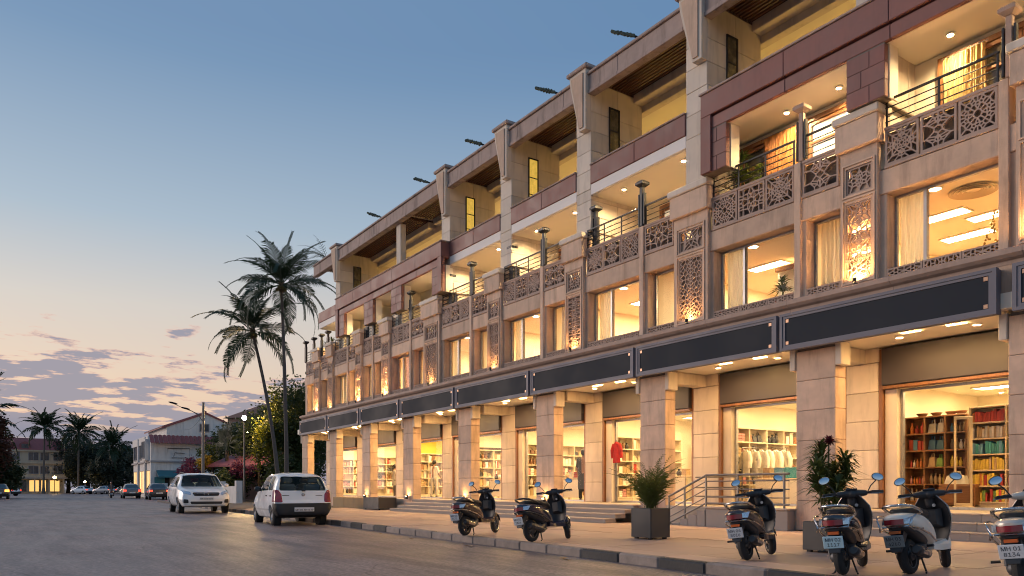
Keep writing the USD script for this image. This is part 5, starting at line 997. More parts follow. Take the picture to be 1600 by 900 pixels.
bush('green_shrub', 'green leafy shrub above the pink bougainvillea', -69.4, 15.3, 2.4, (1.6, 1.0, 1.3), 1600, TREE_M, 4)
bush('green_shrub', 'low hedge plant on the verge between the two white cars', -46.0, 9.6, 0, (2.2, .5, .35), 1500, TREE_M, 6, .09)
# potted palms and croton on the pavement
pp = thing('potted_palm', 'bushy green palm growing in the charcoal planter', 'potted plant', (-9.43, 9.33, .60)); rng = np.random.RandomState(4)
for k in range(40):
    up = rng.uniform(1.05, 1.55); L = rng.uniform(.65, 1.2); v = frond_mesh(L, 18, L * .30, rng.uniform(.8, 1.5), 0, rng); M = T(rng.uniform(-.1, .1), rng.uniform(-.1, .1), 0, rz=k * 2.4) @ T(ry=-up); part(pp, 'frond', B().mesh(v, M), POT_G)
sb = B()
for k in range(6): sb.tube([(rng.uniform(-.08, .08), rng.uniform(-.08, .08), -.12), (rng.uniform(-.14, .14), rng.uniform(-.14, .14), .3)], [.016, .01], 6)
part(pp, 'stems', sb, STEM)
def blades(c, n, L, w, rng, upb=.2, mt=None):
    b = B()
    for k in range(n):
        az = rng.uniform(0, 2 * pi); up = rng.uniform(-.15, 1.1) + upb; l = L * rng.uniform(.7, 1.15); d = np.array([math.cos(az) * math.cos(up), math.sin(az) * math.cos(up), math.sin(up)]); s = np.cross(d, (0, 0, 1)); s = s / (np.linalg.norm(s) + 1e-6) * w
        m = np.array(c) + d * l * .5; e = m + (d + np.array([0, 0, -.7])) * l * .5; q = np.array(c) + d * l * .2
        b.add([c, q + s * .7, m + s, e, m - s, q - s * .7], [[0, 1, 5], [1, 2, 4], [1, 4, 5], [2, 3, 4]])
    return b
pc = thing('potted_croton', 'tall potted plant with purple-red leaf tuft on top beside the pillar', 'potted plant', (-6.08, 9.38, .50)); rng = np.random.RandomState(9)
sb = B(); tufts = []
for k in range(7):
    a = k * 2.4; r = (.1, .26, .3, .22, .1, .3, .27)[k]; zt = [.45, .6, .75, .88, 1.0, .55, .7][k]; e = np.array([r * math.cos(a), r * math.sin(a), zt]); sb.tube([(r * .3 * math.cos(a), r * .3 * math.sin(a), -.1), e * (.7, .7, .5), e], [.014, .011, .009], 6); tufts.append(e)
part(pc, 'stems', sb, STEM)
for k, e in enumerate(tufts):
    for z in np.linspace(max(.15, e[2] - .3), e[2], 4): part(pc, 'leaf_tuft', blades((e[0], e[1], z), 34, .34, .019, rng), CROT)
part(pc, 'purple_tuft', blades((0, 0, 1.10), 60, .21, .016, rng, .35), CROT_P, label='purple-red tuft of young leaves at the top'); part(pc, 'top_stem', B().tube([(0, 0, .3), (0, 0, 1.1)], .011, 6), STEM)
def small_plant(label, x, y, z, h, n, pot, seed, mt=POT_G, L=.5):
    rng = np.random.RandomState(seed); p = thing('pot_plant', label, 'potted plant', (x, y, z))
    part(p, 'pot', B().lathe([(0, 0), (.11, 0), (.15, .26), (.13, .26), (.12, .22), (0, .22)], 16), pot, smooth=30)
    part(p, 'foliage', B().mesh(blades((0, 0, h * .55), n, L, .02, rng, .3)).mesh(blades((0, 0, h * .8), n // 2, L * .8, .02, rng, .5)), mt); part(p, 'stem', B().tube([(0, 0, .2), (0, 0, h * .8)], .012, 6), STEM)
small_plant('leafy pot plant behind the railing at the left of the planted balcony', -11.2, 13.95, 6.98, 1.75, 110, POT, 1, L=.55)
small_plant('second, smaller pot plant on the planted balcony', -10.75, 14.0, 6.98, 1.3, 60, POT, 2, L=.4)
small_plant('leafy plant standing inside the first-floor window left of the lit screen', -10.35, 14.25, 4.9, .75, 60, PLASTER_W, 3, L=.35)
small_plant('small spiky plant in the tall narrow planter', -31.9, 11.6, .60, .55, 40, POT, 5, L=.5)
small_plant('pale leafy plant on the end terrace, right one', -37.2, 14.2, 6.98, 1.9, 70, POT, 6, TREE_M, .6)
small_plant('pale leafy plant on the end terrace, left one', -38.2, 14.3, 6.98, 1.8, 70, POT, 7, TREE_M, .6)
# weathered fittings and a creeper on the roof edge
for k, x in enumerate([-14.25, -17.6, -21.65, -25.5, -29.9]):
    t = thing('roof_fitting', 'corroded metal lamp arm leaning out over the roof edge, ' + ['nearest', 'second', 'middle', 'fourth', 'farthest'][k] + ' of five', 'lamp arm', (x, 13.5, 12.5))
    part(t, 'arm', B().tube([(.1, .3, 0), (0, .1, .12), (-.35, -.2, .3)], .03, 6), BLACK)
    rng = np.random.RandomState(k); hb = B()
    for j in range(7): hb.add(*chbox(-.07, .07, -.04, .04, -.03, .04, .01), T(-.05 - j * .07, -.0 - j * .045, .14 + j * .035, rx=rng.uniform(-.5, .5), rz=.5, ry=rng.uniform(-.6, .6)))
    part(t, 'lamp_head', hb, mat('corroded_metal', (.09, .11, .085), .7, metal=.4, var=.5, scale=20))
rp = thing('roof_plant', 'spiky plant growing over the far left corner of the roof', 'plant', (-36.4, 13.6, 12.5)); rng = np.random.RandomState(2); b = B()
for k in range(9): b.mesh(frond_mesh(1.5, 12, .3, 1.0, 0, rng), T(0, 0, 0, rz=2.6 + k * .35) @ T(ry=-rng.uniform(.1, 1.0)))
part(rp, 'fronds', b, PALM_G)
# ---------------------------------------------------------------- the far street
W_WALL = mat('aged_white_wall', (.68, .64, .60), .85, var=.14, scale=.8, bump=.15, bscale=10, stain=.4); RED_T = mat('red_roof_tile', (.26, .075, .07), .7, var=.25, scale=3, rand=.15, bump=.2, bscale=20); DARK_W = mat('dark_window_glass', (.03, .035, .042), .12, spec=.7); CREAM_W = mat('faded_cream_wall', (.47, .40, .30), .85, var=.15, scale=.6, stain=.35); GREY_TRIM = mat('grey_wall_trim', (.33, .31, .31), .8, var=.1)
LITWIN = mat('lit_far_window', (.5, .4, .2), .4, emit=(1, .55, .15), estr=.9, var=.5, scale=3)
def far_window(p, x0, x1, z0, z1, y, face, gm, bars=1):
    """window on a wall: face '-y' uses x range, face '+x' uses the range along y and y is the wall's x"""
    d = .08
    def bb(a, b, c0, c1, o0, o1): return (a, b, y - o1, y - o0, c0, c1) if face == '-y' else (y + o0, y + o1, a, b, c0, c1)
    f = B()
    for r in ((x0 - d, x0, z0 - d, z1 + d), (x1, x1 + d, z0 - d, z1 + d), (x0, x1, z1, z1 + d), (x0, x1, z0 - d, z0)): f.box(*bb(*r, .004, .09))
    for k in range(bars): xm = x0 + (x1 - x0) * (k + 1) / (bars + 1); f.box(*bb(xm - .03, xm + .03, z0, z1, .03, .07))
    w = part(p, 'window', f, GREY_TRIM); part(w, 'pane', bx(*bb(x0, x1, z0, z1, .004, .028)), gm)
wb = thing('white_building', 'old white corner building with red tiled gable roof and lit shop windows', 'building')
part(wb, 'wall', bx(-101.5, -88.2, 13.7, 23, 0, 5.9), W_WALL); part(wb, 'upper_wall', B().mesh(extrude(sg.Polygon([(15.2, 5.9), (22.8, 5.9), (22.8, 7.7), (19.2, 9.35), (15.2, 7.75)]), 12, T(-100.6) @ YZ)), W_WALL)
part(wb, 'parapet', bx(-101.6, -90.5, 13.6, 15.1, 5.905, 6.75), W_WALL); part(wb, 'cornice', bx(-101.7, -88.0, 13.5, 23.1, 3.8, 3.98), GREY_TRIM); part(wb, 'corner_pilaster', bx(-88.6, -88.1, 13.55, 14.1, 0, 5.9), W_WALL); part(wb, 'corner_pilaster', bx(-92.4, -91.9, 13.5, 13.69, 0, 6.7), W_WALL); part(wb, 'corner_pilaster', bx(-97.4, -96.9, 13.5, 13.69, 0, 6.7), W_WALL)
part(wb, 'window_bay', bx(-91.3, -89.2, 13.15, 13.69, 3.99, 6.3), W_WALL)
for k in range(22):
    y = 13.4 + k * .44
    part(wb, 'roof_tile_row', hull([(-88.35, y, 6.7), (-88.35, y + .42, 6.7), (-87.3, y, 5.82), (-87.3, y + .42, 5.82), (-88.35, y + .21, 6.78), (-87.3, y + .21, 5.90)]), RED_T)
for k in range(24):   # gable roof, both slopes, rows running down the slope
    x = -101.2 + k * .52
    for (y0, z0, y1, z1) in ((14.8, 7.66, 19.2, 9.42), (23.2, 7.66, 19.2, 9.42)):
        part(wb, 'roof_tile_row', hull([(x, y0, z0), (x + .5, y0, z0), (x, y1, z1), (x + .5, y1, z1), (x + .25, y0, z0 + .12), (x + .25, y1, z1 + .12), (x, y0, z0 - .06), (x + .5, y0, z0 - .06)]), RED_T)
part(wb, 'ridge_tiles', B().tube([(-101.3, 19.2, 9.5), (-88.6, 19.2, 9.5)], .11, 8), RED_T); part(wb, 'verge_board', extrude(sg.LineString([(14.8, 7.6), (19.2, 9.36), (23.2, 7.6)]).buffer(.10), .12, T(-88.62) @ YZ), RED_T)
for y0, y1, z0, z1 in ((18.6, 19.5, 7.3, 8.1), (18.8, 19.3, 6.5, 6.9)): far_window(wb, y0, y1, z0, z1, -88.6, '+x', DARK_W, 0)
for a, b in ((-91.1, -89.5),): far_window(wb, a, b, 4.3, 6.0, 13.15, '-y', DARK_W, 1); 
for a, b in ((-96.4, -94.9), (-94.2, -93.0), (-100.6, -98.2)): far_window(wb, a, b, 4.3, 5.9, 13.7, '-y', DARK_W, 1)
for a, b in ((-91.5, -89.0), (-96.4, -93.0), (-100.8, -98.0)): far_window(wb, a, b, .5, 2.9, 13.7, '-y', LITWIN, 2)
far_window(wb, 14.3, 15.4, .3, 2.6, -88.2, '+x', DARK_W, 0)
part(wb, 'wall_bracket', B().tube([(-88.1, 15.2, 4.6), (-88.1, 15.2, 5.3), (-88.0, 17.4, 5.35), (-88.0, 17.4, 4.3), (-88.1, 15.6, 4.3)], .035, 5).tube([(-88.05, 15.8, 4.4), (-88.05, 15.9, 4.85), (-88.05, 16.9, 4.8)], .03, 5), BLACK)
part(wb, 'awning', hull([(-88.15, 14.1, 2.95), (-88.15, 17.0, 2.95), (-86.9, 14.1, 2.3), (-86.9, 17.0, 2.3), (-86.9, 14.1, 2.15), (-86.9, 17.0, 2.15), (-88.15, 14.1, 2.85), (-88.15, 17.0, 2.85)]), mat('turquoise_awning', (.04, .16, .19), .7, var=.2), label='turquoise shop awning')
part(wb, 'shop_hanging', bx(-88.1, -87.9, 13.9, 14.9, .4, 2.2), mat('teal_cloth', (.07, .22, .22), .8, var=.2)); part(wb, 'shop_hanging', bx(-88.1, -87.9, 17.6, 18.1, .4, 2.4), mat('red_banner', (.28, .05, .05), .8)); part(wb, 'shop_front_wall', bx(-88.1, -87.6, 18.4, 23.0, 0, 2.6), W_WALL)
cb = thing('cream_building', 'three-storey cream building with red mansard roof at the end of the street', 'building', (-177, 5.0, 0), pi / 2)
part(cb, 'wall', bx(-6.5, 6.3, 0, 9, 0, 8.6), CREAM_W); part(cb, 'roof', hull([(-6.9, -.4, 8.6), (6.7, -.4, 8.6), (-6.9, 9, 8.6), (6.7, 9, 8.6), (-5.6, 1.6, 11.0), (5.4, 1.6, 11.0), (-5.6, 8, 11.0), (5.4, 8, 11.0)]), RED_T)
for z in (3.2, 5.9, 8.3): part(cb, 'floor_band', bx(-6.7, 6.5, -.35, -.004, z, z + .3), CREAM_W)
part(cb, 'canopy', bx(-6.9, 6.8, -1.8, -.006, 2.9, 3.15), GREY_TRIM)
for z0, z1 in ((3.9, 5.4), (6.6, 8.1)):
    for a, b in ((-5.9, -4.0), (-3.6, -1.3), (.2, 1.8), (2.2, 3.6), (4.4, 5.9)): far_window(cb, a, b, z0, z1, 0, '-y', DARK_W, 1)
for a, b in ((-5.8, -2.6), (-2.0, -.2)): far_window(cb, a, b, .4, 2.6, 0, '-y', DARK_W, 1)
for a, b in ((.3, 1.9), (2.3, 3.1), (3.8, 5.4)): far_window(cb, a, b, .4, 2.6, 0, '-y', LITWIN, 0)
for x in (-3.3, -.4): part(cb, 'dormer', hull([(x - .9, -.2, 8.7), (x + .9, -.2, 8.7), (x - .9, 2, 8.7), (x + .9, 2, 8.7), (x - .9, -.2, 9.8), (x + .9, -.2, 9.8), (x, -.2, 10.3), (x, 2.2, 10.3), (x - .9, 2, 9.8), (x + .9, 2, 9.8)]), RED_T); 
for x in (-3.3, -.4): part(cb, 'dormer_window', bx(x - .6, x + .6, -.23, -.205, 8.9, 9.75), DARK_W)
for k in range(6): x = -6.2 + k * 2.45; part(cb, 'porch_column', bx(x - .12, x + .12, -1.7, -1.46, 0, 2.9), CREAM_W)
bb_ = thing('brown_building', 'brown building top with sloped roof rising above the trees by the lit lamp', 'building', (-100.7, 29.9, 0), .5)
part(bb_, 'wall', bx(-4.5, 3, -3, 6, 0, 10.2), mat('brown_wall', (.22, .13, .10), .85, var=.2, scale=.6)); part(bb_, 'roof', hull([(-5, -3.4, 10.2), (3.4, -3.4, 10.2), (-5, 6, 10.2), (3.4, 6, 10.2), (-.5, -1, 12.0), (2.4, -1, 12.2), (-.5, 5, 12), (2.4, 5, 12.2)]), mat('brown_roof', (.17, .085, .06), .8, var=.2))
for x in (-3.4, -1.6, .4): far_window(bb_, x, x + 1.0, 8.2, 9.6, -3, '-y', DARK_W, 0)
pv_ = thing('garden_pavilion', 'low pavilion with faded pink roof behind the two white cars', 'pavilion', (-64.0, 18.4, 0), .45)
part(pv_, 'roof', hull([(-4.6, -2, 2.9), (4.6, -2, 2.9), (-4.6, 2, 3.0), (4.6, 2, 3.0), (-4.0, .4, 4.0), (4.0, .4, 4.0), (-4.6, -2, 2.78), (4.6, -2, 2.78)]), mat('faded_pink_sheet_roof', (.19, .06, .08), .6, var=.2, scale=2, stretch=(6, .5, 1)))
for x in (-4.2, -1.4, 1.4, 4.2):
    part(pv_, 'post', bx(x - .07, x + .07, -1.7, -1.56, 0, 2.8), BARK_D); part(pv_, 'post', bx(x - .07, x + .07, 1.5, 1.64, 0, 2.95), BARK_D)
part(pv_, 'back_wall', bx(-4.2, 4.2, 1.66, 1.8, 0, 2.9), mat('dim_pavilion_wall', (.2, .12, .11), .85, var=.2))
gw = thing('garden_wall', 'pale low garden wall with posts behind the white crossover', 'wall')
for k in range(7): part(gw, 'wall_panel', bx(-82 + k * 4.4, -78 + k * 4.4, 13.1, 13.3, 0, 1.15), W_WALL); part(gw, 'gate_post', bx(-78 + k * 4.4, -77.62 + k * 4.4, 13.0, 13.4, 0, 1.5), W_WALL)
# street lamps
GALV = mat('galvanised_pole', (.24, .20, .17), .5, metal=.5, var=.2, scale=8)
l1 = thing('street_lamp', 'tall unlit street lamp pole with two lamp arms reaching left', 'street lamp', (-56.6, 12.1, 0))
part(l1, 'pole', B().tube([(0, 0, 0), (0, 0, 3.5), (0, 0, 7.1)], [.12, .10, .09], 12), GALV, smooth=40); part(l1, 'base', B().lathe([(0, 0), (.2, 0), (.2, .3), (.12, .45), (0, .45)], 12), GALV)
part(l1, 'arm', B().tube([(0, 0, 5.7), (.15, -.35, 6.15), (.3, -.8, 6.4), (.5, -1.5, 6.6)], .03, 8).tube([(0, 0, 6.1), (.3, -.8, 6.4)], .02, 6), GALV, smooth=50)
for d, z in ((1.35, 6.56), (2.25, 6.85)): part(l1, 'lamp_head', B().mesh(trimesh.creation.icosphere(2), T(.33 * d, -d * .94, z, rz=-1.25, ry=-.15) @ np.diag([.34, .12, .06, 1])), BLACK, smooth=True)
part(l1, 'arm', B().tube([(.5, -1.5, 6.6), (.72, -2.1, 6.82)], .02, 6), GALV)
l2 = thing('street_lamp', 'lit street lamp glowing warm among the trees', 'street lamp', (-59.5, 15.7, 0))
part(l2, 'pole', B().tube([(0, 0, 0), (0, 0, 6.2)], [.09, .06], 10), GALV, smooth=40); part(l2, 'lamp_collar', B().lathe([(.05, 6.1), (.16, 6.14), (.16, 6.2), (.05, 6.22)], 12), BLACK)
part(l2, 'lamp_globe', B().mesh(trimesh.creation.icosphere(2, .17), T(0, 0, 6.42)), lamp('lamp_globe_glow', (1, .62, .24), 1400.0), smooth=True)
wr = thing('overhead_cable', 'thin overhead cable running from the lamp pole to the white building', 'cable'); t = np.linspace(0, 1, 14)
part(wr, 'cable', B().tube(np.stack([-56.6 - 32 * t, 12.1 + 5 * t, 6.3 + 1.2 * t - 1.6 * t * (1 - t)], 1), .012, 4), BLACK)
l3 = thing('yard_lamp', 'small lit wall lamp by the cream building entrance', 'lamp', (-170, 9.2, 0))
part(l3, 'post', B().tube([(0, 0, 0), (0, 0, 2.9)], .06, 6), BLACK); part(l3, 'lamp_globe', B().mesh(trimesh.creation.icosphere(1, .3), T(0, 0, 3.1)), lamp('far_lamp_glow', (1, .6, .2), 40.0), smooth=True)
l4 = thing('yard_lamp', 'small lit lamp on a post under the middle distant palm', 'lamp', (-158, 13.3, 0))
part(l4, 'post', B().tube([(0, 0, 0), (0, 0, 2.0)], .06, 6), BLACK); part(l4, 'lamp_globe', B().mesh(trimesh.creation.icosphere(1, .2), T(0, 0, 2.2)), lamp('far_lamp_glow', (1, .6, .2), 40.0), smooth=True)
# ---------------------------------------------------------------- shop interiors
SHELF_W = mat('cream_shelf_board', (.68, .58, .42), .5, var=.06); SHELF_L = mat('pale_wood_shelf', (.52, .40, .25), .5, var=.15, scale=3)
def cm(n, c, r=.55): return mat('goods_' + n, c, r, var=.18, scale=9, rand=.25)
COL = dict(red=cm('red', (.42, .045, .03)), orange=cm('orange', (.55, .17, .03)), white=cm('white', (.66, .6, .5)), teal=cm('teal', (.05, .26, .25)), yellow=cm('yellow', (.58, .40, .05)), green=cm('green', (.16, .26, .05)), blue=cm('blue', (.10, .24, .34)), dark=cm('dark', (.035, .03, .03)), brown=cm('brown', (.20, .09, .04)), pink=cm('pink', (.5, .22, .2)), tan=cm('tan', (.42, .28, .14)))
def item(kind, M, s, rng):
    b = B()
    if kind == 'book': w, h, d = s; b.add(*chbox(-w / 2, w / 2, -d / 2, d / 2, 0, h, .004), M)
    elif kind == 'box': w, h, d = s; b.add(*chbox(-w / 2, w / 2, -d / 2, d / 2, 0, h * .9, .006), M).add(*chbox(-w / 2 - .004, w / 2 + .004, -d / 2 - .004, d / 2 + .004, h * .902, h, .004), M)
    elif kind == 'vase': w, h, d = s; b.lathe([(0, 0), (w * .3, 0), (w * .5, h * .3), (w * .42, h * .6), (w * .18, h * .8), (w * .26, h), (0, h * .95)], 12, M)
    elif kind == 'bottle': w, h, d = s; b.lathe([(0, 0), (w * .4, 0), (w * .4, h * .62), (w * .14, h * .75), (w * .14, h), (0, h)], 10, M)
    elif kind == 'bag': w, h, d = s; b.mesh(hull([(-w / 2, -d / 2, 0), (w / 2, -d / 2, 0), (-w / 2, d / 2, 0), (w / 2, d / 2, 0), (-w * .4, -d * .3, h * .7), (w * .4, -d * .3, h * .7), (-w * .4, d * .3, h * .7), (w * .4, d * .3, h * .7), (0, 0, h * .78)]), M).tube([(-w * .2, 0, h * .68), (-w * .15, 0, h), (w * .15, 0, h), (w * .2, 0, h * .68)], .012, 6, M=M)
    elif kind == 'folded_cloth':
        w, h, d = s
        for k in range(3): b.add(*chbox(-w / 2, w / 2, -d / 2, d / 2, h * k / 3, h * (k + .92) / 3, .012), M)
    return b
NOUN = dict(book='book', box='box', vase='vase', bottle='bottle', bag='bag', folded_cloth='folded cloth')
def shelf_unit(name, label, x, y, rz, w, h, d, rows, cols, m, where, fills, z=.585, cat='shelf', seed=1, backm=None, base=.12, room=True):
    """open shelving with uprights, boards, back and its goods, front to local -y"""
    u = thing(name, label, cat, (x, y, z), rz); rng = random.Random(seed); t = .03
    for k in range(cols + 1): xx = -w / 2 + (w - t) * k / cols; part(u, 'upright', bx(xx, xx + t, 0, d - .02, 0, h, c=.004), m)
    zs = [base + (h - base - t) * k / rows for k in range(rows + 1)]
    for q in zs: part(u, 'shelf_board', bx(-w / 2 + t, w / 2 - t, .004, d - .022, q, q + t, c=.004), m)
    part(u, 'back_panel', bx(-w / 2, w / 2, d - .018, d, 0, h), backm or m)
    part(u, 'plinth', bx(-w / 2 + t, w / 2 - t, .03, .05, 0, base - .004), m)
    R = T(x, y, z, rz=rz)
    for r in range(rows):
        for c in range(cols):
            f = fills[r][c % len(fills[r])] if fills[r] else None
            if not f: continue
            kind, cols_, n = f; x0 = -w / 2 + t + (w - t) * c / cols + .02; x1 = -w / 2 + (w - t) * (c + 1) / cols - .02; clear = (zs[r + 1] - zs[r] - t); px = x0
            for k in range(n):
                if kind == 'book': ww = rng.uniform(.03, .06); hh = clear * rng.uniform(.62, .9); dd = d * .6
                else: ww = (x1 - x0) / n * rng.uniform(.75, .97); hh = min(clear * rng.uniform(.55, .92), ww * 2.8); dd = min(d * .6, ww)
                if px + ww > x1: break
                cc = rng.choice(cols_)
                if kind in ('vase', 'bottle'): ww = min(ww, .22)
                single(kind, item(kind, R @ T(px + ww / 2, d * .42, zs[r] + t + .001), (ww, hh, dd), rng), COL[cc], '%s %s, %s from left, %s shelf down, %s column, %s' % (cc, NOUN[kind], ORDN[k], ORD2[rows - 1 - r], ORD2[c], where), NOUN[kind], group='goods on ' + where, smooth=40 if kind in ('vase', 'bottle', 'bag') else False)
                px += ww + (.004 if kind == 'book' else (x1 - x0) / n * .1) + (rng.uniform(0, .05) if kind == 'book' and rng.random() < .1 else 0)
    return u
ORD2 = ['first', 'second', 'third', 'fourth', 'fifth', 'sixth', 'seventh']
# bookshop at the right
bk = lambda *c: ('book', c, 22)
shelf_unit('bookcase', 'tall pale bookcase with rows of books sorted by colour in the rightmost shop', -6.72, 16.2, 0, 1.35, 2.05, .34, 6, 2, SHELF_L, 'pale bookcase',
    [[bk('green', 'yellow', 'red'), bk('red', 'orange', 'green')], [bk('orange', 'red', 'yellow'), bk('red', 'orange')], [bk('yellow', 'tan', 'yellow')], [bk('teal', 'blue', 'teal')], [bk('white', 'white', 'tan')], [bk('red', 'orange', 'red')]])
shelf_unit('display_cabinet', 'brown wooden display cabinet with bags and vases in the rightmost shop', -8.15, 16.35, 0, 1.3, 1.95, .40, 5, 3, WOOD_S, 'brown display cabinet',
    [[('bottle', ('white', 'tan'), 3), ('bag', ('white', 'tan'), 1), ('box', ('brown', 'tan'), 2)], [('bottle', ('red', 'pink', 'orange'), 5), ('vase', ('tan', 'yellow'), 4), ('bag', ('white',), 1)], [('bottle', ('red', 'white', 'orange'), 5), ('bag', ('green', 'tan'), 2), ('vase', ('brown', 'yellow'), 4)], [('box', ('white', 'blue', 'red'), 4), ('bag', ('blue', 'teal'), 2), ('vase', ('blue', 'tan', 'white'), 4)], [('bottle', ('red', 'orange'), 3), ('bag', ('white', 'white'), 2), ('vase', ('blue', 'tan', 'white'), 4)]])
for k, x in enumerate((-8.5, -8.2, -7.9, -7.7)): single('bowl', B().lathe([(0, 0), (.06, 0), (.12, .07), (.11, .075), (.05, .02), (0, .02)], 16, T(x, 16.55, 2.54)), COL['brown'], 'small %s bowl on top of the brown display cabinet' % ['first', 'second', 'third', 'last'][k], 'bowl', smooth=40)
cab = thing('low_cabinet', 'low brown cabinet standing before the display cabinet', 'cabinet', (-7.55, 16.02, .585)); part(cab, 'carcass', bx(-.35, .35, 0, .3, .08, .5, c=.01), WOOD_S); part(cab, 'drawer', bx(-.32, .0, -.02, -.002, .31, .47, c=.006), WOOD_S); part(cab, 'drawer', bx(-.32, .0, -.02, -.002, .12, .29, c=.006), WOOD_S); part(cab, 'door', bx(.02, .32, -.02, -.002, .12, .47, c=.006), WOOD_S)
for s_ in (-.3, .3): part(cab, 'foot', bx(s_ - .03, s_ + .03, .03, .09, 0, .08), WOOD_S)
single('handbag', item('bag', T(-7.6, 16.16, 1.088), (.42, .24, .2), random), COL['white'], 'grey-white bag lying on the low brown cabinet', 'handbag', smooth=40)
ms = thing('standing_mirror', 'tall narrow framed mirror standing beside the pale bookcase', 'mirror', (-7.36, 15.9, .585), .5); part(ms, 'frame', B().box(-.16, -.12, 0, .04, .06, 1.85, c=.005).box(.12, .16, 0, .04, .06, 1.85, c=.005).box(-.12, .12, 0, .04, 1.79, 1.85, c=.005).box(-.12, .12, 0, .04, .06, .12, c=.005), SHELF_L); part(ms, 'foot', bx(-.18, .18, -.1, .14, 0, .055, c=.01), SHELF_L); part(ms, 'glass', bx(-.118, .118, .012, .02, .122, 1.788), pane_mat('display_glass'))
# white shelving along the side walls of the other shops (their fronts face the camera) and at the back
mix_a = [('folded_cloth', ('white', 'tan', 'pink'), 4), ('box', ('white', 'tan', 'brown'), 4), ('vase', ('brown', 'white', 'dark'), 4), ('bag', ('tan', 'dark', 'brown'), 3), ('book', ('white', 'tan', 'pink', 'red'), 4)]
def fills(rows, seed):
    r = random.Random(seed); return [[r.choice(mix_a) for _ in range(4)] for _ in range(rows)]
SHOPN = ['rightmost', 'second', 'third', 'fourth', 'fifth', 'sixth', 'seventh', 'eighth']
for i in range(1, 8):
    a, b = PIER[i + 1]; x = a + .45; wh = '%s shop side shelves' % SHOPN[i]
    shelf_unit('shop_shelves', 'white wall shelves with goods on the left wall of the %s shop from the right' % SHOPN[i], x + .36, 17.0, pi / 2, 2.9, 2.0, .34, 5, 4, SHELF_W, wh, fills(5, i), seed=i * 3)
    if i < 3:
        wh = '%s shop back shelves' % SHOPN[i]
        shelf_unit('shop_shelves', 'white shelves with goods at the back of the %s shop from the right' % SHOPN[i], x + 1.9, 18.9, 0, 2.9, 2.0, .36, 5, 4, SHELF_W, wh, fills(5, i + 20), seed=i * 3 + 1)
# clothes rail, counter and lamp in the second shop
rk = thing('clothes_rail', 'clothes rail with white shirts in the second shop from the right', 'clothes rail', (-12.3, 16.2, .585), 1.1)
part(rk, 'rail', B().tube([(-.6, 0, 0), (-.6, 0, 1.45), (.6, 0, 1.45), (.6, 0, 0)], .015, 8), STEEL)
def garment(M, m, h=.75, w=.36, sleeves=True):
    b = B(); u = np.linspace(0, 1, 9); P = []
    for f in u:
        ww = np.interp(f, [0, .08, .25, 1], [.14, .9, .8, 1.0]) * w / 2
        P.append([(ww * math.cos(a), .045 * math.sin(a) * (1 + .4 * math.sin(5 * a + f)), -f * h) for a in np.linspace(0, 2 * pi, 19)[:-1]])
    P = np.array(P).reshape(-1, 3); n = 18; b.add(P, np.array([[i * n + j, (i + 1) * n + j, (i + 1) * n + (j + 1) % n, i * n + (j + 1) % n] for i in range(8) for j in range(n)]), M)
    if sleeves:
        for s in (-1, 1): b.tube([(s * w * .38, 0, -.07), (s * w * .6, 0, -.25), (s * w * .62, .02, -.48)], [.055, .06, .05], 10, M=M)
    return b
Rk = T(-12.3, 16.2, .585, rz=1.1)
for k in range(6):
    g = thing('hanging_shirt', 'white shirt, %s along the clothes rail in the second shop' % ORDN[k], 'shirt', group='white shirts on the clothes rail')
    part(g, 'cloth', garment(Rk @ T(-.5 + k * .2, 0, 1.40, rz=pi / 2 + .15 * (k % 3)), None, .7, .42), COL['white'], smooth=50); part(g, 'hanger', B().tube([(-.15, 0, -.03), (0, 0, .03), (.15, 0, -.03)], .006, 5, M=Rk @ T(-.5 + k * .2, 0, 1.41, rz=pi / 2)), STEEL)
ct = thing('shop_counter', 'long pale counter behind the window of the second shop from the right', 'counter', (-11.2, 15.7, .585)); part(ct, 'body', bx(-1.0, 1.0, 0, .45, 0, .62, c=.01), SHELF_W); part(ct, 'top', bx(-1.04, 1.04, -.03, .48, .623, .66, c=.008), SHELF_L)
for k in range(4): part(ct, 'front_panel', bx(-.98 + k * .49, -.98 + k * .49 + .47, -.014, -.003, .06, .6, c=.004), SHELF_W)
for k, (c, w) in enumerate([('tan', .2), ('blue', .26), ('teal', .34), ('white', .2), ('pink', .22)]): single('box', item('box', T(-11.95 + k * .36, 15.9, 1.247), (w, .26, .2), random), COL[c], c + ' box standing on the pale counter in the second shop', 'box')
for i, k in ((2, 0), (3, 1), (4, 2)):
    x = PIER[i + 1][1] + 1.0
    c2 = thing('display_table', 'pale display table near the window of the %s shop from the right' % SHOPN[i], 'table', (x + .9, 15.95, .585)); part(c2, 'top', bx(-.6, .6, 0, .5, .72, .77, c=.01), SHELF_L); part(c2, 'drawer_front', bx(-.55, .55, .01, .03, .1, .7, c=.006), SHELF_W)
    for sx in (-.56, .56):
        for sy in (.06, .44): part(c2, 'leg', bx(sx - .025, sx + .025, sy - .025, sy + .025, 0, .72), SHELF_L)
    rng = random.Random(i)
    for q in range(4): kd = rng.choice(['vase', 'box', 'folded_cloth']); cc = rng.choice(['red', 'tan', 'dark', 'white']); single(kd, item(kd, T(x + .5 + q * .26, 16.2, 1.357), (.18, .2, .18), rng), COL[cc], '%s %s, %s from the left on the display table of the %s shop' % (cc, NOUN[kd], ORD2[q], SHOPN[i]), NOUN[kd])
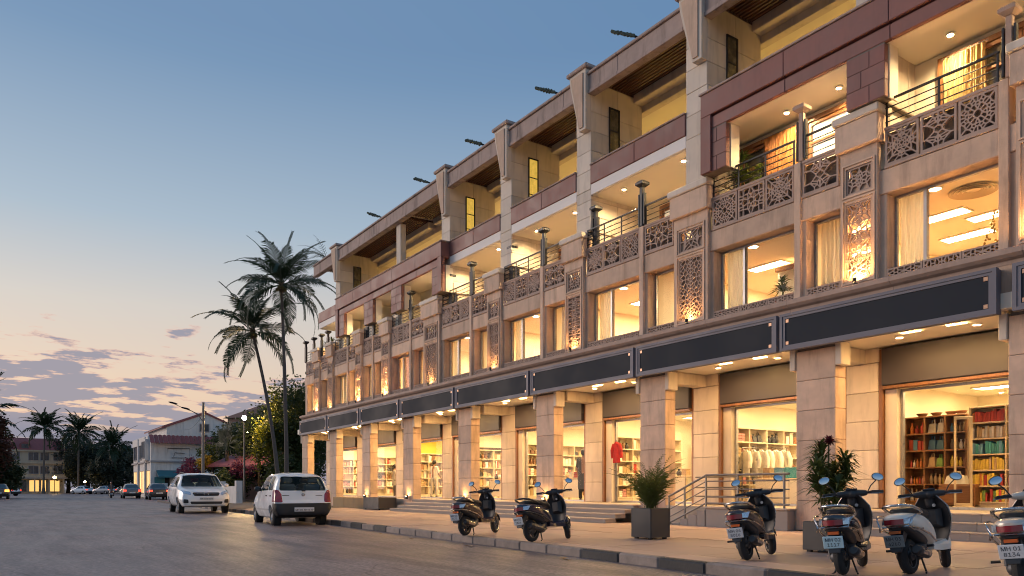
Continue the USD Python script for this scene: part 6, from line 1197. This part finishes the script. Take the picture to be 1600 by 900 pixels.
# red dress on a stand in the doorway of the third shop
rd = thing('hanging_dress', 'bright red dress on a stand in the third shop window', 'dress', (-16.55, 15.0, .585)); part(rd, 'cloth', garment(T(0, 0, 1.78), None, .62, .30), mat('red_dress_cloth', (.36, .014, .018), .75, var=.1), smooth=50); part(rd, 'stand', B().tube([(0, 0, 0), (0, 0, 1.82)], .014, 8).lathe([(0, 0), (.16, 0), (.16, .02), (0, .025)], 16), STEEL)
yw = bp('accent_wall', bx(PIER[6][0] + .46, PIER[6][0] + .475, 15.5, 19.8, .6, 3.7), mat('yellow_accent_wall', (.72, .50, .07), .7, var=.05), label='bright yellow inner wall of the sixth shop')
dk = bp('accent_wall', bx(PIER[5][0] + .46, PIER[5][0] + .475, 15.5, 19.8, .6, 2.7), mat('dark_brown_inner_wall', (.10, .065, .05), .6, var=.1), label='dark inner wall of the fifth shop')
# ---------------------------------------------------------------- curtains
def curtain(label, x0, x1, y, z0, z1, m, folds=7, amp=.03, cat='curtain', name='curtain'):
    n = folds * 8; x = np.linspace(x0, x1, n + 1); ph = np.linspace(0, folds * 2 * pi, n + 1); rng = np.random.RandomState(int(abs(x0 * 100)))
    a = amp * rng.uniform(.6, 1.3, folds + 2)[np.minimum((ph / (2 * pi)).astype(int), folds)]; V = []
    for k, z in enumerate(np.linspace(z0, z1, 6)): V.append(np.stack([x + .01 * np.sin(ph * .5 + k), y + a * np.sin(ph + .15 * k) * (1.15 - .08 * k), np.full(n + 1, z)], 1))
    V = np.vstack(V); F = np.array([[i * (n + 1) + j, i * (n + 1) + j + 1, (i + 1) * (n + 1) + j + 1, (i + 1) * (n + 1) + j] for i in range(5) for j in range(n)])
    t = thing(name, label, cat); part(t, 'cloth', B().add(V, F), m, smooth=True); part(t, 'curtain_rod', B().tube([(x0 - .03, y, z1 + .012), (x1 + .03, y, z1 + .012)], .01, 6), ALU)
for x0, x1, m, nm, fo in [(-7.66, -7.16, CURTAIN_W, 'in the left pane of the nearest wide first-floor window', 6), (-9.32, -8.78, CURTAIN_W, 'filling the narrow window left of the brightest carved screen', 6), (-11.74, -11.25, CURTAIN_W, 'in the left pane of the second wide first-floor window', 6), (-16.27, -15.76, CURTAIN_W, 'in the left pane of the third wide first-floor window', 6), (-18.0, -17.72, CURTAIN_W, 'in the narrow window between the third and fourth carved pilasters', 4), (-20.46, -20.0, CURTAIN_W, 'in the left pane of the fourth wide first-floor window', 5), (-24.6, -24.1, CURTAIN_W, 'in the left pane of the fifth wide first-floor window', 5), (-22.2, -21.9, CURTAIN_W, 'in the narrow window beside the fifth wide window', 4), (-26.7, -26.2, CURTAIN_R, 'in the narrow window left of the wide fifth bay', 4), (-28.8, -28.2, CURTAIN_R, 'rose, in the sixth bay window with half open panes', 5), (-30.4, -30.05, CURTAIN_W, 'in the narrow window of the sixth bay', 4), (-35.1, -34.5, CURTAIN_W, 'in the last wide first-floor window', 5)]:
    curtain(('rose' if m is CURTAIN_R else 'white sheer') + ' curtain ' + nm.replace('rose, ', ''), x0, x1, 14.1, 4.93, 6.56, m, fo)
curtain('golden pleated curtain across the balcony doors at the upper right', -7.02, -6.30, 14.42, 7.0, 8.9, CURTAIN_G, 16, .03)
curtain('orange-brown slatted blind on the planted balcony', -10.98, -10.1, 14.44, 7.0, 8.95, CURTAIN_O, 18, .018, cat='blind', name='blind')
curtain('golden curtain behind the balcony at the right edge', -5.2, -3.9, 14.42, 7.0, 8.86, CURTAIN_G, 18, .03)
# ---------------------------------------------------------------- first-floor interior details
dv = thing('air_vent', 'round ceiling air vent in the nearest first-floor room', 'vent', (-6.9, 15.3, 6.655))
for r in (.12, .2, .28, .36): part(dv, 'ring', B().lathe([(r, 0), (r + .055, -.03), (r + .06, -.02), (r + .02, 0)], 28), mat('vent_paint', (.5, .42, .3), .5), smooth=40)
pd = thing('crystal_pendant', 'crystal pendant lamp hanging at the right of the nearest first-floor window', 'pendant lamp', (-6.3, 15.0, 5.3))
part(pd, 'rod', B().tube([(0, 0, .7), (0, 0, 1.355)], .01, 6), STEEL); rng = np.random.RandomState(3); b = B()
for k in range(90): a = rng.uniform(0, 6.28); f = rng.uniform(0, 1); b.mesh(trimesh.creation.icosphere(0, .022), T((.08 + .22 * f) * math.cos(a), (.08 + .22 * f) * math.sin(a), .75 - .7 * f + rng.uniform(-.05, .05)))
part(pd, 'crystal_drops', b, mat('amber_crystal', (.5, .36, .14), .12, spec=.9, metal=.4))
bp('room_wall', bx(-11.9, -9.4, 16.2, 16.3, 4.9, 6.4), mat('white_partition', (.72, .74, .72), .6)); bp('room_wood_frame', B().box(-10.55, -10.45, 16.1, 16.198, 4.9, 6.4).box(-11.9, -9.4, 16.08, 16.198, 6.402, 6.5), WOOD_S)
# ---------------------------------------------------------------- people
SKIN = mat('brown_skin', (.24, .125, .075), .55, var=.08); HAIR = mat('black_hair', (.012, .010, .009), .5, var=.2, scale=40)
def person(label, x, y, z, h, heading, top, bottom, seed=0, arms=((.1, .15), (.1, .15)), legs=((0, 0), (0, 0)), coat=0.0, sit=False, helmet=None, long_hair=False):
    """standing figure facing +x before turning; arms: (forward swing, elbow bend) per side, legs likewise"""
    p = thing('person', label, 'person', (x, y, z), heading); k = h / 1.72
    def P(*q): return tuple(np.array(q, float) * k)
    hip = .92 if not sit else .80; skin, shirt, trou, shoes = [], [], [], []
    def seg(L, a, ra, b_, rb): L.append(((P(*a), ra * k), (P(*b_), rb * k)))
    seg(skin, (0, 0, hip + .04), .12, (.0, 0, hip + .46), .11); seg(skin, (0, 0, hip + .5), .055, (.012, 0, hip + .62), .05)
    for s in (-1, 1):
        sh = (0, s * .17, hip + .47); fw, el = arms[0 if s < 0 else 1]; e = (.29 * math.sin(fw), s * .215, sh[2] - .29 * math.cos(fw)); w = (e[0] + .25 * math.sin(fw + el), s * .20, e[2] - .25 * math.cos(fw + el))
        seg(skin, sh, .052, e, .04); seg(skin, e, .04, w, .027)
        d = np.array([math.sin(fw + el), 0, -math.cos(fw + el)]); n = np.array([d[2], 0, -d[0]]); pm = np.array(w) + d * .085
        seg(skin, w, .025, tuple(pm), .028)
        for j, (oy, ln) in enumerate(((-.025, .075), (-.009, .088), (.008, .082), (.024, .062))): a = pm + (0, oy, 0) + d * .012; m_ = a + d * ln * .55 + n * .008; seg(skin, tuple(a), .0088, tuple(m_), .008); seg(skin, tuple(m_), .008, tuple(m_ + d * ln * .4 + n * .02), .007)
        th = np.array(w) + d * .03; seg(skin, tuple(th), .011, tuple(th + d * .035 + n * .045), .009); seg(skin, tuple(th + d * .035 + n * .045), .009, tuple(th + d * .07 + n * .05), .008)
        lf, kn = legs[0 if s < 0 else 1]; hp = (0, s * .09, hip); kk = (.43 * math.sin(lf), s * (.10 if not sit else .17), hip - .43 * math.cos(lf)); an = (kk[0] + .42 * math.sin(lf - kn), s * (.10 if not sit else .16), kk[2] - .42 * math.cos(lf - kn))
        seg(skin, hp, .085, kk, .058); seg(skin, kk, .056, an, .036); seg(trou, hp, .100, kk, .073); seg(trou, kk, .073, (an[0], an[1], an[2] + .05), .058)
        seg(shoes, (an[0] - .03, an[1], an[2] - .03), .042, (an[0] + .15, an[1], an[2] - .045), .032)
        seg(shirt, (sh[0], sh[1], sh[2]), .066, tuple(np.array(sh) + (np.array(e) - sh) * .75), .058)
    for s in (-1, 1): seg(shirt, (0, s * .055, hip + .02 - coat * .45), .115 if not coat else .135, (0, s * .085, hip + .44), .098)
    seg(shirt, (0, 0, hip - .02), .12, (0, 0, hip + .5), .07)
    bm = smooth_mesh(blob(*skin), .03 * k, 4); part(p, 'body', bm, SKIN, smooth=60)
    c = np.array(P(.02, 0, hip + .72)); hm = trimesh.creation.icosphere(3); hv = hm.vertices * np.array([.096, .075, .115]) * k; hv[:, 1] *= 1 - .18 * np.clip(-hm.vertices[:, 2], 0, 1); hb = B().add(hv + c, hm.faces)
    hb.mesh(hull([c + np.array(q) * k for q in ((.09, .012, -.02), (.09, -.012, -.02), (.118, 0, -.025), (.092, 0, .03))]))
    for s in (-1, 1): hb.mesh(trimesh.creation.icosphere(1), T(c[0] - .005 * k, c[1] + s * .075 * k, c[2] - .005 * k) @ np.diag([.022 * k, .01 * k, .032 * k, 1]))
    hd = part(p, 'head', hb, SKIN, smooth=60)
    eb = B(); [eb.mesh(trimesh.creation.icosphere(1, .010 * k), T(c[0] + .088 * k, c[1] + s * .03 * k, c[2] + .012 * k)) for s in (-1, 1)]; part(hd, 'eyes', eb, HAIR); part(hd, 'mouth', bx(c[0] + .082 * k, c[0] + .092 * k, c[1] - .022 * k, c[1] + .022 * k, c[2] - .058 * k, c[2] - .05 * k, c=.002), mat('lips', (.25, .08, .06), .5))
    hh = trimesh.creation.icosphere(3); v = hh.vertices.copy(); keep = v[hh.faces].mean(1); f = hh.faces[(keep[:, 0] < .35) & (keep[:, 2] > -.45 - .3 * (keep[:, 0] < -.2)) | (keep[:, 2] > .55)]
    part(hd, 'hair' if not helmet else 'helmet', B().add(v * np.array([.108, .088, .125]) * k + c + (-.008, 0, .008), f), helmet or HAIR, smooth=60)
    if long_hair: part(hd, 'hair_tail', B().tube([c + (-.09 * k, 0, .02), c + (-.12 * k, 0, -.12), c + (-.11 * k, 0, -.26)], [.05, .045, .02], 8), HAIR, smooth=60)
    part(p, 'coat' if coat else 'shirt', smooth_mesh(blob(*shirt), .035 * k, 5), top, smooth=60); part(p, 'trousers', smooth_mesh(blob(*trou), .035 * k, 5), bottom, smooth=60); part(p, 'shoes', blob(*shoes), BLACK, smooth=60)
    return p
CL = lambda n, c: mat('cloth_' + n, c, .85, var=.1, scale=8)
person('person in white shirt and pale trousers seen from behind in the fifth shop doorway', -29.1, 15.75, .585, 1.62, 1.9, CL('white', (.62, .58, .52)), CL('pale', (.50, .44, .36)), arms=((.25, .5), (.2, .6)), legs=((.1, .1), (-.1, 0)))
person('person in a long grey top with arm raised in the yellow-walled shop', -33.6, 16.0, .585, 1.55, 1.2, CL('grey', (.30, .27, .24)), CL('darkgrey', (.05, .045, .045)), arms=((.3, 1.4), (.1, .2)), coat=.6, long_hair=True)
person('person in white top and dark trousers in the far left shop doorway', -37.6, 16.0, .585, 1.58, 1.4, CL('white', (.62, .58, .52)), CL('black', (.02, .02, .022)), arms=((.3, .9), (.2, .6)), long_hair=True)
person('person in a long dark coat at the window of the fourth shop', -19.15, 15.9, .585, 1.66, 2.3, CL('charcoal', (.03, .032, .036)), CL('black', (.02, .02, .022)), arms=((.2, .9), (.1, .3)), coat=1.1)
mo = copy_of('/World/motor_scooter', 'motor_scooter', 'small dark motorcycle ridden by the helmeted rider in the road', (-88.6, 9.9, .0), rz=0)
x_ = UsdGeom.Xformable(stage.GetPrimAtPath(mo)); x_.ClearXformOpOrder(); G_ = T(-88.0, 9.8, 0, rz=math.atan2(.05, -1)); x_.AddTransformOp(opSuffix='ride').Set(Gf.Matrix4d(*G_.T.ravel().tolist()))
keys(stage.GetPrimAtPath(mo), category='motorcycle')
person('rider in dark jacket and helmet on the motorcycle in the road', -88.45, 9.82, .03, 1.72, math.atan2(.05, -1), CL('navy', (.03, .04, .06)), CL('darkgrey', (.05, .045, .045)), arms=((.9, .3), (.9, .3)), legs=((1.25, 1.2), (1.25, 1.2)), sit=True, helmet=mat('helmet_shell', (.12, .02, .02), .3, coat=.5))
